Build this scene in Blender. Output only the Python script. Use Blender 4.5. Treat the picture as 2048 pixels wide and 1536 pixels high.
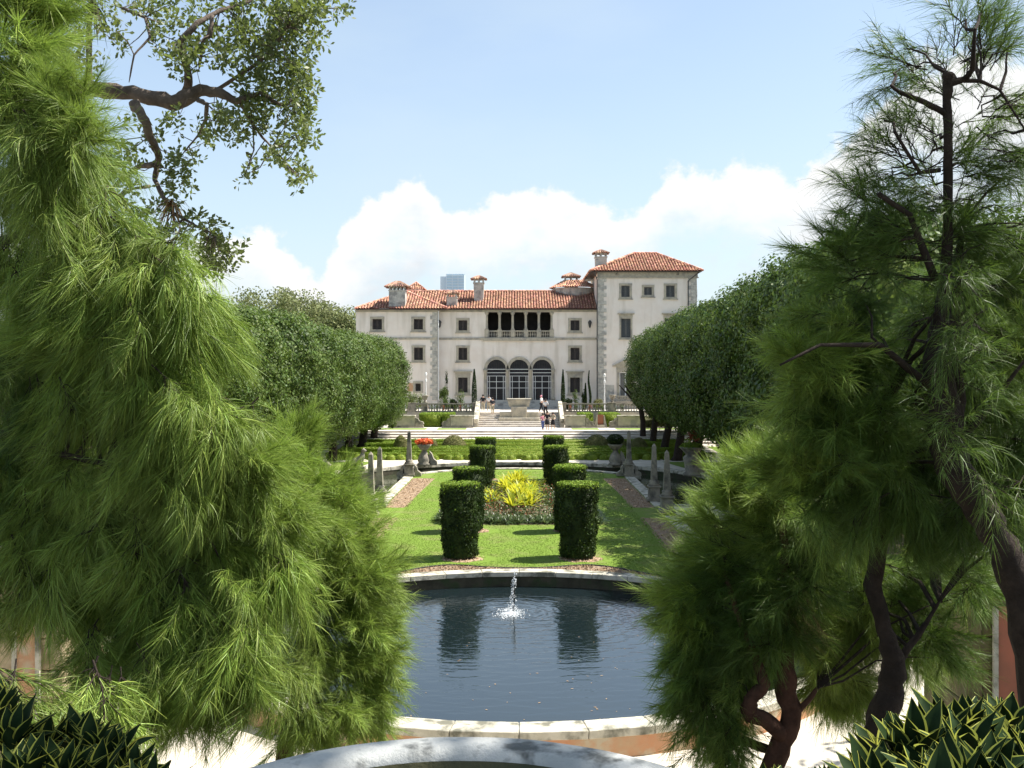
import bpy, bmesh, math, random
import numpy as np
from mathutils import Vector, Matrix, noise as mnoise
R = math.radians
for o in list(bpy.data.objects): bpy.data.objects.remove(o)
SC = bpy.context.scene
COL = SC.collection
rng = np.random.default_rng(7)
random.seed(7)

# ------------------------------------------------------------------ camera
F = 2000.0; VX, VY, CH = 1038.0, 745.0, 6.0      # focal length in px of the 2048 px photograph, vanishing point, eye height
cd = bpy.data.cameras.new('camera'); cam = bpy.data.objects.new('camera', cd); COL.objects.link(cam)
cam.location = (0, 0, CH); cam.rotation_euler = (R(90), 0, 0)
cd.sensor_width = 36; cd.lens = 36*F/2048; cd.shift_x = -(VX-1024)/2048; cd.shift_y = -(768-VY)/2048
cd.clip_start = 0.05; cd.clip_end = 12000
SC.camera = cam
SC.cycles.max_bounces = 6; SC.cycles.diffuse_bounces = 3; SC.cycles.glossy_bounces = 3; SC.cycles.transmission_bounces = 3; SC.cycles.transparent_max_bounces = 4

# ------------------------------------------------------------------ light
SUN = Vector((0.64, 0.16, 1.0)).normalized()
sd = bpy.data.lights.new('sun', 'SUN'); sd.energy = 4.9; sd.angle = R(0.5); sd.color = (1, .955, .87)
so = bpy.data.objects.new('sun', sd); COL.objects.link(so); so.rotation_euler = SUN.to_track_quat('Z', 'Y').to_euler()
SC.view_settings.view_transform = 'Standard'; SC.view_settings.look = 'None'
SC.view_settings.exposure = 1.14; SC.view_settings.gamma = 1; SC.view_settings.use_curve_mapping = False
W = bpy.data.worlds.new('World'); SC.world = W; W.use_nodes = True
nt = W.node_tree; nt.nodes.clear()
def N(t, **k):
    n = nt.nodes.new('ShaderNode'+t)
    for a, b in k.items(): setattr(n, a, b)
    return n
def LK(a, b): nt.links.new(a, b)
def M_(op, a, b=None, c=None, clamp=False):
    n = N('Math', operation=op, use_clamp=clamp)
    for i, v in enumerate((a, b, c)):
        if v is None: continue
        if hasattr(v, 'type'): LK(v, n.inputs[i])
        else: n.inputs[i].default_value = v
    return n.outputs[0]
def MR(v, a, b, c=0.0, d=1.0, smooth=True):
    n = N('MapRange'); n.interpolation_type = 'SMOOTHSTEP' if smooth else 'LINEAR'
    LK(v, n.inputs['Value'])
    for k, x in (('From Min', a), ('From Max', b), ('To Min', c), ('To Max', d)):
        if hasattr(x, 'type'): LK(x, n.inputs[k])
        else: n.inputs[k].default_value = x
    return n.outputs['Result']
def MIX(f, a, b):
    n = N('Mix', data_type='RGBA')
    for s, v in ((n.inputs[0], f), (n.inputs[6], a), (n.inputs[7], b)):
        if hasattr(v, 'type'): LK(v, s)
        else: s.default_value = v if isinstance(v, float) else (*v, 1)
    return n.outputs[2]
sky = N('TexSky'); sky.sky_type = 'NISHITA'; sky.sun_disc = False
sky.sun_elevation = math.asin(SUN.z); sky.sun_rotation = math.atan2(SUN.x, SUN.y); sky.dust_density = 1.2; sky.ozone_density = 1.2
tc = N('TexCoord'); sep = N('SeparateXYZ'); LK(tc.outputs['Generated'], sep.inputs[0])
az = M_('ARCTAN2', sep.outputs[0], sep.outputs[1]); el = M_('ARCSINE', sep.outputs[2])
fc = N('FloatCurve'); LK(MR(az, -math.pi, math.pi, 0, 1, False), fc.inputs['Value'])
cv = fc.mapping.curves[0]
tops = [(300,.13),(450,.140),(560,.142),(620,.105),(700,.165),(780,.192),(850,.197),(885,.166),(960,.176),(1040,.182),(1150,.181),(1225,.168),(1310,.186),(1380,.208),(1440,.203),(1500,.206),(1560,.196),(1620,.213),(1700,.228),(1760,.262),(1830,.287),(1950,.285),(2100,.26)]
pts = [(0,.12),(.08,.2),(.17,.1),(.25,.18),(.33,.1),(.40,.15)]
pts += [((math.atan((p-VX)/F)+math.pi)/(2*math.pi), e) for p, e in tops] + [(.62,.14),(.7,.2),(.78,.09),(.87,.17),(1,.12)]
cv.points[0].location = pts[0]; cv.points[1].location = pts[-1]
for p in pts[1:-1]: cv.points.new(*p)
fc.mapping.update()
def fbm(scale, det=6.0, rough=.55, off=0.0, sq=1.0):
    m = N('Mapping'); LK(tc.outputs['Generated'], m.inputs[0]); m.inputs['Scale'].default_value = (1, 1, sq); m.inputs['Location'].default_value = (off, off*.7, off*.3)
    n = N('TexNoise'); LK(m.outputs[0], n.inputs['Vector']); n.inputs['Scale'].default_value = scale; n.inputs['Detail'].default_value = det; n.inputs['Roughness'].default_value = rough
    return n.outputs[0]
n1 = fbm(15, 10, .62, 3.1, 1.2); n2 = fbm(6.5, 6, .6, 9.7, 1.6); n3 = fbm(9, 5, .55, 21.0, 2.2)
edge = M_('ADD', fc.outputs[0], M_('MULTIPLY', M_('SUBTRACT', n1, .5), .11))
dd = M_('SUBTRACT', edge, el)                          # >0 : inside the cumulus bank
mask = MR(dd, 0.0, .014)
dens = MR(n2, .42, .60)                                # holes between the clouds lower down
deep = MR(dd, .03, .10)
mask = M_('MULTIPLY', mask, M_('SUBTRACT', 1.0, M_('MULTIPLY', deep, M_('SUBTRACT', 1.0, dens))))
shade = M_('MULTIPLY', MR(M_('ADD', dd, M_('MULTIPLY', M_('SUBTRACT', n3, .5), .16)), .035, .12), .8)
ccol = MIX(shade, (5.0, 5.05, 5.05), (3.5, 3.8, 4.15))
hz = MR(el, 0.0, .36, 1.0, 0.0, False)
hzc = M_('POWER', hz, 1.3)
skyc = MIX(M_('ADD', M_('MULTIPLY', hzc, .52), .27), sky.outputs[0], (3.8, 4.5, 4.95))
# thin high veil
veil = M_('MULTIPLY', MR(fbm(3.2, 5, .5, 40.0, 3.0), .42, .75), .30)
skyc = MIX(veil, skyc, (3.6, 4.3, 4.7))
fin = MIX(mask, skyc, ccol)
bg = N('Background'); LK(fin, bg.inputs[0]); bg.inputs[1].default_value = 0.094
wo = N('OutputWorld'); LK(bg.outputs[0], wo.inputs[0])

# ------------------------------------------------------------------ helpers
def P(px, py, D): return Vector(((px-VX)/F*D, D, CH-(py-VY)/F*D))
def tagp(o, label=None, cat=None, group=None, kind=None, category=None):
    cat = cat or category
    if label: o['label'] = label
    if cat: o['category'] = cat
    if group: o['group'] = group
    if kind: o['kind'] = kind
    return o
def thing(name, loc, label, cat, group=None, rz=0):
    o = bpy.data.objects.new(name, None); COL.objects.link(o); o.location = loc; o.rotation_euler = (0, 0, rz); o.empty_display_size = .2
    return tagp(o, label, cat, group)
def org(p):
    v = Vector((0, 0, 0))
    while p is not None: v = v + Vector(p.location); p = p.parent
    return v
class MB:
    def __init__(s): s.v = []; s.f = []; s.m = []; s.mi = 0
    def add(s, vs, fs):
        b = len(s.v); s.v += [tuple(v) for v in vs]; s.f += [tuple(i+b for i in f) for f in fs]; s.m += [s.mi]*len(fs); return s
    def box(s, x0, x1, y0, y1, z0, z1, rz=0):
        vs = [(x, y, z) for z in (z0, z1) for x, y in ((x0, y0), (x1, y0), (x1, y1), (x0, y1))]
        if rz:
            cx, cy = (x0+x1)/2, (y0+y1)/2; c, sn = math.cos(rz), math.sin(rz)
            vs = [(cx+(x-cx)*c-(y-cy)*sn, cy+(x-cx)*sn+(y-cy)*c, z) for x, y, z in vs]
        return s.add(vs, [(3,2,1,0),(4,5,6,7),(0,1,5,4),(1,2,6,5),(2,3,7,6),(3,0,4,7)])
    def frus(s, cx, cy, z0, z1, a0, b0, a1, b1):      # frustum, half sizes
        vs = [(cx+i*a0, cy+j*b0, z0) for i, j in ((-1,-1),(1,-1),(1,1),(-1,1))]+[(cx+i*a1, cy+j*b1, z1) for i, j in ((-1,-1),(1,-1),(1,1),(-1,1))]
        return s.add(vs, [(3,2,1,0),(4,5,6,7),(0,1,5,4),(1,2,6,5),(2,3,7,6),(3,0,4,7)])
    def lathe(s, cx, cy, prof, n=16, flute=0, fn=0):
        vs = []
        for r, z in prof:
            for k in range(n):
                a = 2*math.pi*k/n; rr = r*(1+flute*math.cos(fn*a)) if flute else r
                vs.append((cx+rr*math.cos(a), cy+rr*math.sin(a), z))
        fs = []
        for i in range(len(prof)-1):
            for k in range(n):
                a, b = i*n+k, i*n+(k+1) % n; fs.append((a, b, b+n, a+n))
        fs.append(tuple(range(n-1, -1, -1))); fs.append(tuple((len(prof)-1)*n+k for k in range(n)))
        return s.add(vs, fs)
    def tube(s, pts, rad, n=7, cap=True, rough=0):
        pts = [Vector(p) for p in pts]; vs = []; up = None
        for i, p in enumerate(pts):
            t = (pts[min(i+1, len(pts)-1)]-pts[max(i-1, 0)])
            if t.length < 1e-9: t = Vector((0, 0, 1))
            t.normalize()
            if up is None: up = t.orthogonal().normalized()
            up = (up-t*up.dot(t)); up = up.normalized() if up.length > 1e-6 else t.orthogonal().normalized()
            w = t.cross(up); r = rad[i] if hasattr(rad, '__len__') else rad
            for k in range(n):
                a = 2*math.pi*k/n; rr = r*(1+rough*random.uniform(-1, 1))
                vs.append(p+up*math.cos(a)*rr+w*math.sin(a)*rr)
        fs = [(i*n+k, i*n+(k+1) % n, (i+1)*n+(k+1) % n, (i+1)*n+k) for i in range(len(pts)-1) for k in range(n)]
        if cap: fs += [tuple(range(n-1, -1, -1)), tuple((len(pts)-1)*n+k for k in range(n))]
        return s.add(vs, fs)
    def prism(s, poly, z0, z1):
        n = len(poly); vs = [(x, y, z0) for x, y in poly]+[(x, y, z1) for x, y in poly]
        return s.add(vs, [tuple(range(n-1, -1, -1)), tuple(range(n, 2*n))]+[(i, (i+1) % n, (i+1) % n+n, i+n) for i in range(n)])
    def prismy(s, poly, y0, y1):                      # polygon in x,z extruded along y
        n = len(poly); vs = [(x, y0, z) for x, z in poly]+[(x, y1, z) for x, z in poly]
        return s.add(vs, [tuple(range(n)), tuple(range(2*n-1, n-1, -1))]+[(i, i+n, (i+1) % n+n, (i+1) % n) for i in range(n)])
    def sheet(s, poly, z):
        return s.add([(x, y, z) for x, y in poly], [tuple(range(len(poly)))])
    def build(s, name, mats, parent=None, smooth=False, bevel=0, **tg):
        o0 = org(parent); me = bpy.data.meshes.new(name)
        me.from_pydata([(x-o0.x, y-o0.y, z-o0.z) for x, y, z in s.v], [], s.f)
        if not isinstance(mats, (list, tuple)): mats = [mats]
        for m in mats: me.materials.append(m)
        if len(mats) > 1: me.polygons.foreach_set('material_index', s.m)
        if smooth: me.polygons.foreach_set('use_smooth', [True]*len(s.f))
        me.update()
        bm = bmesh.new(); bm.from_mesh(me); bmesh.ops.recalc_face_normals(bm, faces=bm.faces)
        if bevel: bmesh.ops.bevel(bm, geom=bm.edges[:], offset=bevel, segments=1, affect='EDGES')
        bm.to_mesh(me); bm.free()
        o = bpy.data.objects.new(name, me); COL.objects.link(o); o.parent = parent
        return tagp(o, **tg)
def npmesh(name, V, Fq, mats, parent=None, mi=None, sub=True, **tg):
    """V (n,3) array, Fq list of index arrays (m,k)"""
    V = np.asarray(V, float)
    if parent is not None and sub: o0 = org(parent); V = V-np.array(o0)
    me = bpy.data.meshes.new(name); me.vertices.add(len(V)); me.vertices.foreach_set('co', V.astype(np.float32).ravel())
    if not isinstance(Fq, list): Fq = [Fq]
    nl = sum(f.size for f in Fq); npoly = sum(len(f) for f in Fq)
    me.loops.add(nl); me.polygons.add(npoly)
    me.loops.foreach_set('vertex_index', np.concatenate([f.ravel() for f in Fq]).astype(np.int32))
    st = []; c = 0
    for f in Fq:
        st.append(c+np.arange(len(f))*f.shape[1]); c += f.size
    me.polygons.foreach_set('loop_start', np.concatenate(st).astype(np.int32))
    if not isinstance(mats, (list, tuple)): mats = [mats]
    for m in mats: me.materials.append(m)
    if mi is not None: me.polygons.foreach_set('material_index', np.asarray(mi, np.int32))
    me.update(calc_edges=True)
    o = bpy.data.objects.new(name, me); COL.objects.link(o); o.parent = parent
    return tagp(o, **tg)
def copy_tree(o, parent=None):
    c = o.copy(); COL.objects.link(c); c.parent = parent
    for ch in list(o.children): copy_tree(ch, c)
    return c
def unit(v): return v/np.maximum(np.linalg.norm(v, axis=-1, keepdims=True), 1e-9)
def leaf_geo(C, Nn, L, Wd, fold=.0, rs=None):
    """rhombic leaves: centres C, normals Nn, length L, width Wd -> verts, quads"""
    rs = rs or rng; n = len(C); t = unit(np.cross(Nn, rs.normal(size=(n, 3)))); b = np.cross(unit(Nn), t)
    L = np.broadcast_to(L, n)[:, None]; Wd = np.broadcast_to(Wd, n)[:, None]
    V = np.stack([C-t*L*.5, C+b*Wd*.5+Nn*fold*L*.2, C+t*L*.5, C-b*Wd*.5+Nn*fold*L*.2], 1).reshape(-1, 3)
    return V, np.arange(4*n).reshape(n, 4)
def join_geo(*gs):
    V = []; Fs = []; b = 0
    for v, f in gs:
        V.append(v); Fs.append([x+b for x in (f if isinstance(f, list) else [f])]); b += len(v)
    return np.concatenate(V), sum(Fs, [])

# ------------------------------------------------------------------ materials
def mat(name, c1, c2=None, scale=3.0, rough=.8, bump=0.0, bscale=None, spec=.3, c3=None, s3=.6, lo=.35, hi=.65, island=0.0, transl=0.0, tcol=None, obj=False, metallic=0.0, w3=(.5, .62), orand=0.0, streak=False):
    m = bpy.data.materials.new(name); m.use_nodes = True; t = m.node_tree; b = t.nodes['Principled BSDF']
    b.inputs['Roughness'].default_value = rough; b.inputs['Specular IOR Level'].default_value = spec; b.inputs['Metallic'].default_value = metallic
    def nd(k, **kw):
        n = t.nodes.new('ShaderNode'+k)
        for a, v in kw.items(): setattr(n, a, v)
        return n
    def setc(s, v):
        if hasattr(v, 'type'): t.links.new(v, s)
        else: s.default_value = (*v, 1)
    geo = nd('NewGeometry'); co = geo.outputs['Position']
    if obj: co = nd('TexCoord').outputs['Object']
    co0 = co
    if streak:
        mpp = nd('Mapping'); t.links.new(co0, mpp.inputs[0]); mpp.inputs['Scale'].default_value = (1, 1, .14); cs = mpp.outputs[0]
    def nz(sc, det=5, ro=.6, co=co):
        n = nd('TexNoise'); n.inputs['Scale'].default_value = sc; n.inputs['Detail'].default_value = det; n.inputs['Roughness'].default_value = ro
        t.links.new(co, n.inputs['Vector']); return n.outputs[0]
    def rg(v, a, bb):
        n = nd('MapRange'); t.links.new(v, n.inputs[0]); n.inputs[1].default_value = a; n.inputs[2].default_value = bb; return n.outputs[0]
    def mx(f, a, bb):
        n = nd('Mix', data_type='RGBA')
        if hasattr(f, 'type'): t.links.new(f, n.inputs[0])
        else: n.inputs[0].default_value = f
        setc(n.inputs[6], a); setc(n.inputs[7], bb); return n.outputs[2]
    col = c1
    if c2: col = mx(rg(nz(scale), lo, hi), c1, c2)
    if c3: col = mx(rg(nz(s3, 4, .6, cs if streak else co), *w3), col, c3)
    if island:
        hs = nd('HueSaturation')
        mr = nd('MapRange'); t.links.new(geo.outputs['Random Per Island'], mr.inputs[0]); mr.inputs[3].default_value = 1-island; mr.inputs[4].default_value = 1+island
        t.links.new(mr.outputs[0], hs.inputs['Value'])
        mr2 = nd('MapRange'); m2 = nd('Math', operation='FRACT'); m3 = nd('Math', operation='MULTIPLY'); t.links.new(geo.outputs['Random Per Island'], m3.inputs[0]); m3.inputs[1].default_value = 17.3; t.links.new(m3.outputs[0], m2.inputs[0])
        t.links.new(m2.outputs[0], mr2.inputs[0]); mr2.inputs[3].default_value = .5-.02; mr2.inputs[4].default_value = .5+.02; t.links.new(mr2.outputs[0], hs.inputs['Hue'])
        setc(hs.inputs['Color'], col); col = hs.outputs[0]
    if orand:
        oi = nd('ObjectInfo'); mo = nd('MapRange'); t.links.new(oi.outputs['Random'], mo.inputs[0]); mo.inputs[3].default_value = 1-orand; mo.inputs[4].default_value = 1+orand
        h2 = nd('HueSaturation'); t.links.new(mo.outputs[0], h2.inputs['Value']); setc(h2.inputs['Color'], col); col = h2.outputs[0]
    setc(b.inputs['Base Color'], col)
    if bump:
        bp = nd('Bump'); bp.inputs['Strength'].default_value = bump; bp.inputs['Distance'].default_value = .02
        t.links.new(nz(bscale or scale*4, 6, .65), bp.inputs['Height']); t.links.new(bp.outputs[0], b.inputs['Normal'])
    if transl:
        tr = nd('BsdfTranslucent'); ms = nd('MixShader'); ms.inputs[0].default_value = transl
        if tcol: setc(tr.inputs[0], tcol)
        else: setc(tr.inputs[0], col)
        t.links.new(b.outputs[0], ms.inputs[1]); t.links.new(tr.outputs[0], ms.inputs[2])
        t.links.new(ms.outputs[0], t.nodes['Material Output'].inputs[0])
    return m
MT = {}
MT['stucco'] = mat('stucco', (.78,.69,.60), (.82,.75,.67), .9, .9, .15, 30, c3=(.62,.55,.46), s3=.9, w3=(.50,.72), streak=True)
MT['limestone'] = mat('limestone', (.48,.43,.33), (.38,.34,.27), 3, .9, .5, 14, c3=(.30,.28,.24), s3=1.1)
MT['quoin'] = mat('quoin', (.56,.53,.46), (.42,.40,.35), 4, .9, .6, 10, c3=(.33,.32,.29), s3=2.0)
MT['tile'] = mat('roof_tile', (.52,.25,.16), (.66,.41,.29), 2.2, .9, .2, 20, spec=.15, island=.36, c3=(.36,.20,.14), s3=1.0)
MT['tileold'] = mat('weathered_tile', (.30,.165,.11), (.42,.29,.21), 3.5, .95, .3, 20, spec=.1, island=.4, c3=(.16,.11,.09), s3=1.5)
MT['tileunder'] = mat('tile_underlay', (.22,.09,.06), (.16,.07,.05), 3, .9)
MT['glass'] = mat('window_glass', (.020,.022,.026), (.035,.035,.04), 2, .12, spec=.22)
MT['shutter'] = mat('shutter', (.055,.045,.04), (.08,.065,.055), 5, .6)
MT['shutterl'] = mat('louvre_shutter', (.12,.12,.115), (.15,.15,.14), 5, .6)
MT['whitepaint'] = mat('white_paint', (.78,.78,.76), None, rough=.5)
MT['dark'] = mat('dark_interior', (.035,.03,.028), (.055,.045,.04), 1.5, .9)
MT['pipe'] = mat('dark_pipe', (.06,.06,.06), None, rough=.5)
MT['chimney'] = mat('chimney_stucco', (.42,.41,.37), (.52,.50,.45), 3, .9, .3, 12, c3=(.28,.27,.25), s3=1.3)
MT['stone'] = mat('weathered_stone', (.36,.32,.25), (.24,.22,.18), 5, .95, .8, 18, c3=(.11,.105,.09), s3=1.8, w3=(.48,.66))
MT['coping'] = mat('coping_stone', (.58,.54,.44), (.44,.41,.33), 4, .9, .6, 16, c3=(.15,.145,.11), s3=2.2, w3=(.47,.62))
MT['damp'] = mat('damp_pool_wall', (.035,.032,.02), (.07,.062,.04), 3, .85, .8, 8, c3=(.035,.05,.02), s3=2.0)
MT['step'] = mat('step_stone', (.62,.57,.50), (.52,.47,.41), 2, .9, .4, 14, c3=(.42,.38,.34), s3=.8)
MT['path'] = mat('pale_path', (.58,.53,.44), (.48,.43,.35), 1.3, .95, .4, 25, c3=(.44,.39,.31), s3=.4, w3=(.5,.75))
MT['gravel'] = mat('tan_gravel', (.36,.25,.155), (.20,.135,.085), 16, .95, 1.0, 30, c3=(.30,.23,.17), s3=3)
MT['mulch'] = mat('red_mulch', (.44,.31,.20), (.31,.225,.145), 14, .95, 1.0, 26)
MT['soil'] = mat('shady_soil', (.10,.08,.05), (.16,.13,.08), 3, .95, .8, 12)
MT['grass'] = mat('lawn_grass', (.112,.188,.017), (.150,.225,.026), 9, .9, 1.0, 45, c3=(.17,.20,.05), s3=.8, w3=(.5,.68))
MT['mound'] = mat('mound_soil', (.05,.045,.03), (.10,.085,.06), 3, .95, .8, 12)
MT['leafclip'] = mat('clipped_leaf', (.046,.080,.017), (.11,.155,.034), .7, .55, spec=.22, island=.55, transl=.2, tcol=(.13,.21,.03))
MT['leafoak'] = mat('oak_leaf', (.070,.095,.034), (.12,.145,.052), 1.2, .5, spec=.35, island=.5, transl=.30, tcol=(.24,.31,.06))
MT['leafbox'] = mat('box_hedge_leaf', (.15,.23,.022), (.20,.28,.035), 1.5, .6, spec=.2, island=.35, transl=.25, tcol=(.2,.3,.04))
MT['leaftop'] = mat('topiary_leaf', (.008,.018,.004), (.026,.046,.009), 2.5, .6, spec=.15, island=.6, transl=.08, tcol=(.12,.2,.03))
MT['leafdome'] = mat('dome_shrub_leaf', (.15,.16,.05), (.22,.21,.09), 2.0, .7, spec=.1, island=.3, transl=.15)
MT['leaffar'] = mat('far_tree_leaf', (.16,.19,.07), (.22,.24,.10), .8, .7, island=.35, transl=.25)
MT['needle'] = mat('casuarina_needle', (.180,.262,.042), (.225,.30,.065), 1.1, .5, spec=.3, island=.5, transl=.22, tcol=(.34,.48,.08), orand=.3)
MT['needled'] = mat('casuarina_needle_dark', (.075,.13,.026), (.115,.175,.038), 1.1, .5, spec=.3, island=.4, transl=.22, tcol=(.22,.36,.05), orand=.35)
MT['needledry'] = mat('dry_needle', (.30,.20,.09), (.24,.17,.08), 2, .6, island=.3, transl=.3)
MT['bark'] = mat('bark', (.024,.017,.013), (.05,.036,.028), 7, .95, 1.0, 22, obj=True)
MT['barkred'] = mat('reddish_bark', (.06,.030,.02), (.13,.062,.04), 7, .95, 1.0, 20, obj=True)
MT['barkoak'] = mat('oak_bark', (.16,.125,.10), (.09,.07,.055), 9, .95, 1.0, 26, obj=True)
MT['snake'] = mat('snake_leaf_green', (.010,.024,.009), (.022,.042,.014), 14, .65, spec=.06)
MT['snakey'] = mat('snake_leaf_margin', (.48,.48,.08), (.34,.38,.07), 8, .45, spec=.3, transl=.35)
MT['brom'] = mat('yellow_bromeliad', (.46,.46,.03), (.22,.32,.03), 1.8, .45, island=.4, transl=.4, tcol=(.75,.72,.05))
MT['lirio'] = mat('border_grass_leaf', (.035,.065,.015), (.10,.14,.04), 5, .4, spec=.4, island=.6, transl=.25)
MT['redleaf'] = mat('red_leaf', (.34,.07,.045), (.22,.12,.05), 4, .5, island=.4, transl=.25)
MT['orange'] = mat('orange_flower', (.75,.18,.04), (.60,.12,.05), 6, .6, island=.3, transl=.3)
MT['orangewall'] = mat('orange_wash_wall', (.55,.25,.13), (.48,.33,.2), 1.4, .95, .7, 12, c3=(.50,.42,.30), s3=1.6)
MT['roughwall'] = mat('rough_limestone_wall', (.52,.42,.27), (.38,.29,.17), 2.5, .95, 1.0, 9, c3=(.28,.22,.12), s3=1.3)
MT['brownwall'] = mat('brown_limestone_wall', (.20,.15,.08), (.12,.10,.05), 2.5, .95, 1.0, 9, c3=(.07,.07,.03), s3=1.3)  # darker brown version of the rough limestone, for the right pier
MT['marble'] = mat('weathered_marble', (.55,.55,.53), (.42,.43,.42), 7, .6, .35, 60, c3=(.12,.125,.12), s3=11, w3=(.53,.66))
MT['bowlinside'] = mat('shaded_bowl_inside', (.05,.055,.03), (.10,.09,.04), 6, .6, .4, 20)  # shadow and dark water inside the bowl, both put into the colour
MT['towerglass'] = mat('hazy_blue_tower_glass', (.50,.66,.78), (.56,.72,.84), .02, .35, spec=.5)  # distance haze put into the colour of the tower glass and concrete
MT['towerconc'] = mat('hazy_tower_concrete', (.70,.80,.88), None, rough=.7)
MT['terracotta'] = mat('terracotta', (.42,.15,.09), (.30,.13,.08), 2, .85)
MT['skin'] = mat('skin', (.50,.31,.22), None, rough=.6)
MT['hair'] = mat('hair', (.03,.02,.015), None, rough=.6)
MT['black'] = mat('black_cloth', (.02,.02,.024), None, rough=.9)
MT['white'] = mat('white_cloth', (.75,.74,.74), None, rough=.9)
MT['pink'] = mat('pink_cloth', (.68,.28,.35), None, rough=.9)
MT['blue'] = mat('blue_cloth', (.10,.13,.30), None, rough=.9)
MT['tan'] = mat('tan_cloth', (.42,.36,.26), None, rough=.9)
MT['foam'] = mat('water_foam', (.85,.88,.9), None, rough=.25, spec=.5, transl=.4)
MT['hose'] = mat('black_edging', (.02,.02,.018), None, rough=.6)
def water(name, base, rings=None, rough=.02, amp=.25):
    m = bpy.data.materials.new(name); m.use_nodes = True; t = m.node_tree; b = t.nodes['Principled BSDF']
    b.inputs['Base Color'].default_value = (*base, 1); b.inputs['Roughness'].default_value = rough; b.inputs['IOR'].default_value = 1.8; b.inputs['Specular IOR Level'].default_value = .5
    g = t.nodes.new('ShaderNodeNewGeometry')
    mp = t.nodes.new('ShaderNodeMapping'); t.links.new(g.outputs['Position'], mp.inputs[0]); mp.inputs['Scale'].default_value = (.55, 1.25, 1)
    n = t.nodes.new('ShaderNodeTexNoise'); t.links.new(mp.outputs[0], n.inputs['Vector']); n.inputs['Scale'].default_value = 3.2; n.inputs['Detail'].default_value = 4; n.inputs['Roughness'].default_value = .5
    h = n.outputs[0]
    def mth(op, a, c):
        k = t.nodes.new('ShaderNodeMath'); k.operation = op
        for i, v in enumerate((a, c)):
            if hasattr(v, 'type'): t.links.new(v, k.inputs[i])
            else: k.inputs[i].default_value = v
        return k.outputs[0]
    if rings:
        vd = t.nodes.new('ShaderNodeVectorMath'); vd.operation = 'DISTANCE'; t.links.new(g.outputs['Position'], vd.inputs[0]); vd.inputs[1].default_value = rings
        d = vd.outputs['Value']
        dn = mth('ADD', d, mth('MULTIPLY', n.outputs[0], 1.1))
        s = mth('SINE', mth('MULTIPLY', dn, 14.0), 0)
        fall = mth('DIVIDE', 1.0, mth('ADD', 1.0, mth('MULTIPLY', mth('MULTIPLY', d, d), .11)))
        h = mth('ADD', mth('MULTIPLY', h, .55), mth('MULTIPLY', mth('MULTIPLY', s, fall), .34))
    bp = t.nodes.new('ShaderNodeBump'); bp.inputs['Strength'].default_value = amp; bp.inputs['Distance'].default_value = .06
    t.links.new(h, bp.inputs['Height']); t.links.new(bp.outputs[0], b.inputs['Normal'])
    return m
# ================================================================== GROUND
def earc(cx, cy, a, b, t0, t1, n): return [(cx+a*math.cos(R(t0+(t1-t0)*i/n)), cy+b*math.sin(R(t0+(t1-t0)*i/n))) for i in range(n+1)]
PC = (0.0, 23.45)                                    # round pool centre
ZG = -0.45
m = MB(); m.sheet([(-600, 9), (600, 9), (600, 700), (-600, 700)], -1.0)
m.sheet([(-40, 8.5), (40, 8.5), (40, 33.5), (-40, 33.5)], ZG)
m.build('ground', MT['path'], kind='structure')
m = MB(); m.sheet([(-3500, 700), (3500, 700), (3500, 6000), (-3500, 6000)], -1.0); m.sheet([(-3500, -600), (-600, -600), (-600, 700), (-3500, 700)], -1.0); m.sheet([(600, -600), (3500, -600), (3500, 700), (600, 700)], -1.0)
m.build('far_ground', MT['soil'], kind='structure')
# the mound the viewer stands on
xs = np.linspace(-32, 32, 81); ys = np.linspace(-25, 11.5, 60); X, Y = np.meshgrid(xs, ys)
def mound_h(x, y):
    h = 4.3-np.clip((y-3.2)/6.3, 0, 1.2)*4.9 - np.clip((np.abs(x)-14)/14, 0, 1)*2
    return np.maximum(h, -.6)
Z = mound_h(X, Y)+.04*np.sin(X*3.1)*np.cos(Y*2.3)
n0, n1_ = X.shape; idx = np.arange(n0*n1_).reshape(n0, n1_)
npmesh('mound', np.stack([X, Y, Z], -1).reshape(-1, 3), np.stack([idx[:-1,:-1], idx[:-1,1:], idx[1:,1:], idx[1:,:-1]], -1).reshape(-1, 4), MT['mound'], kind='structure')
# lawn platform
ae, be = 7.42, 6.87
def ell_x(y): return ae*math.sqrt(max(0, 1-((y-PC[1])/be)**2))
t1 = math.degrees(math.asin((26-PC[1])/be))
poly = [(13, 26)]+earc(PC[0], PC[1], ae, be, t1, 180-t1, 40)+[(-13, 26), (-13, 33), (-6.55, 33), (-6.55, 41.6), (-6.55, 57.2)]+earc(0, 55, 6.95, 6.95, 161, 19, 24)+[(6.55, 57.2), (6.55, 41.6), (6.55, 33), (13, 33)]
m = MB(); m.prism(poly, -1.2, 0.0); m.build('lawn', MT['grass'], kind='structure')
# side and far garden platforms
arc_o = earc(0, 55, 11.45, 11.45, 0, 180, 48)
for s in (-1, 1):
    m = MB(); m.prism([(s*11.45, 33), (s*60, 33), (s*60, 55), (s*11.45, 55)][::s], -1.2, 0.0); m.build('garden_soil', MT['soil'], kind='structure')
    m = MB(); m.prism([(s*13, 26), (s*60, 26), (s*60, 33), (s*13, 33)][::s], -1.2, -.004); m.build('garden_soil', MT['soil'], kind='structure')
m = MB(); m.prism([(60, 55)]+[(60, 84), (-60, 84), (-60, 55)]+arc_o[::-1], -1.2, 0.0); m.build('garden_path', MT['path'], kind='structure')
for s in (-1, 1):   # paved links across the canals
    m = MB(); m.prism([(s*6.55, 41.6), (s*11.45, 41.6), (s*11.45, 44.6), (s*6.55, 44.6)][::s], -1.2, 0.02); m.build('pavement', MT['path'], kind='structure')
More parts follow.
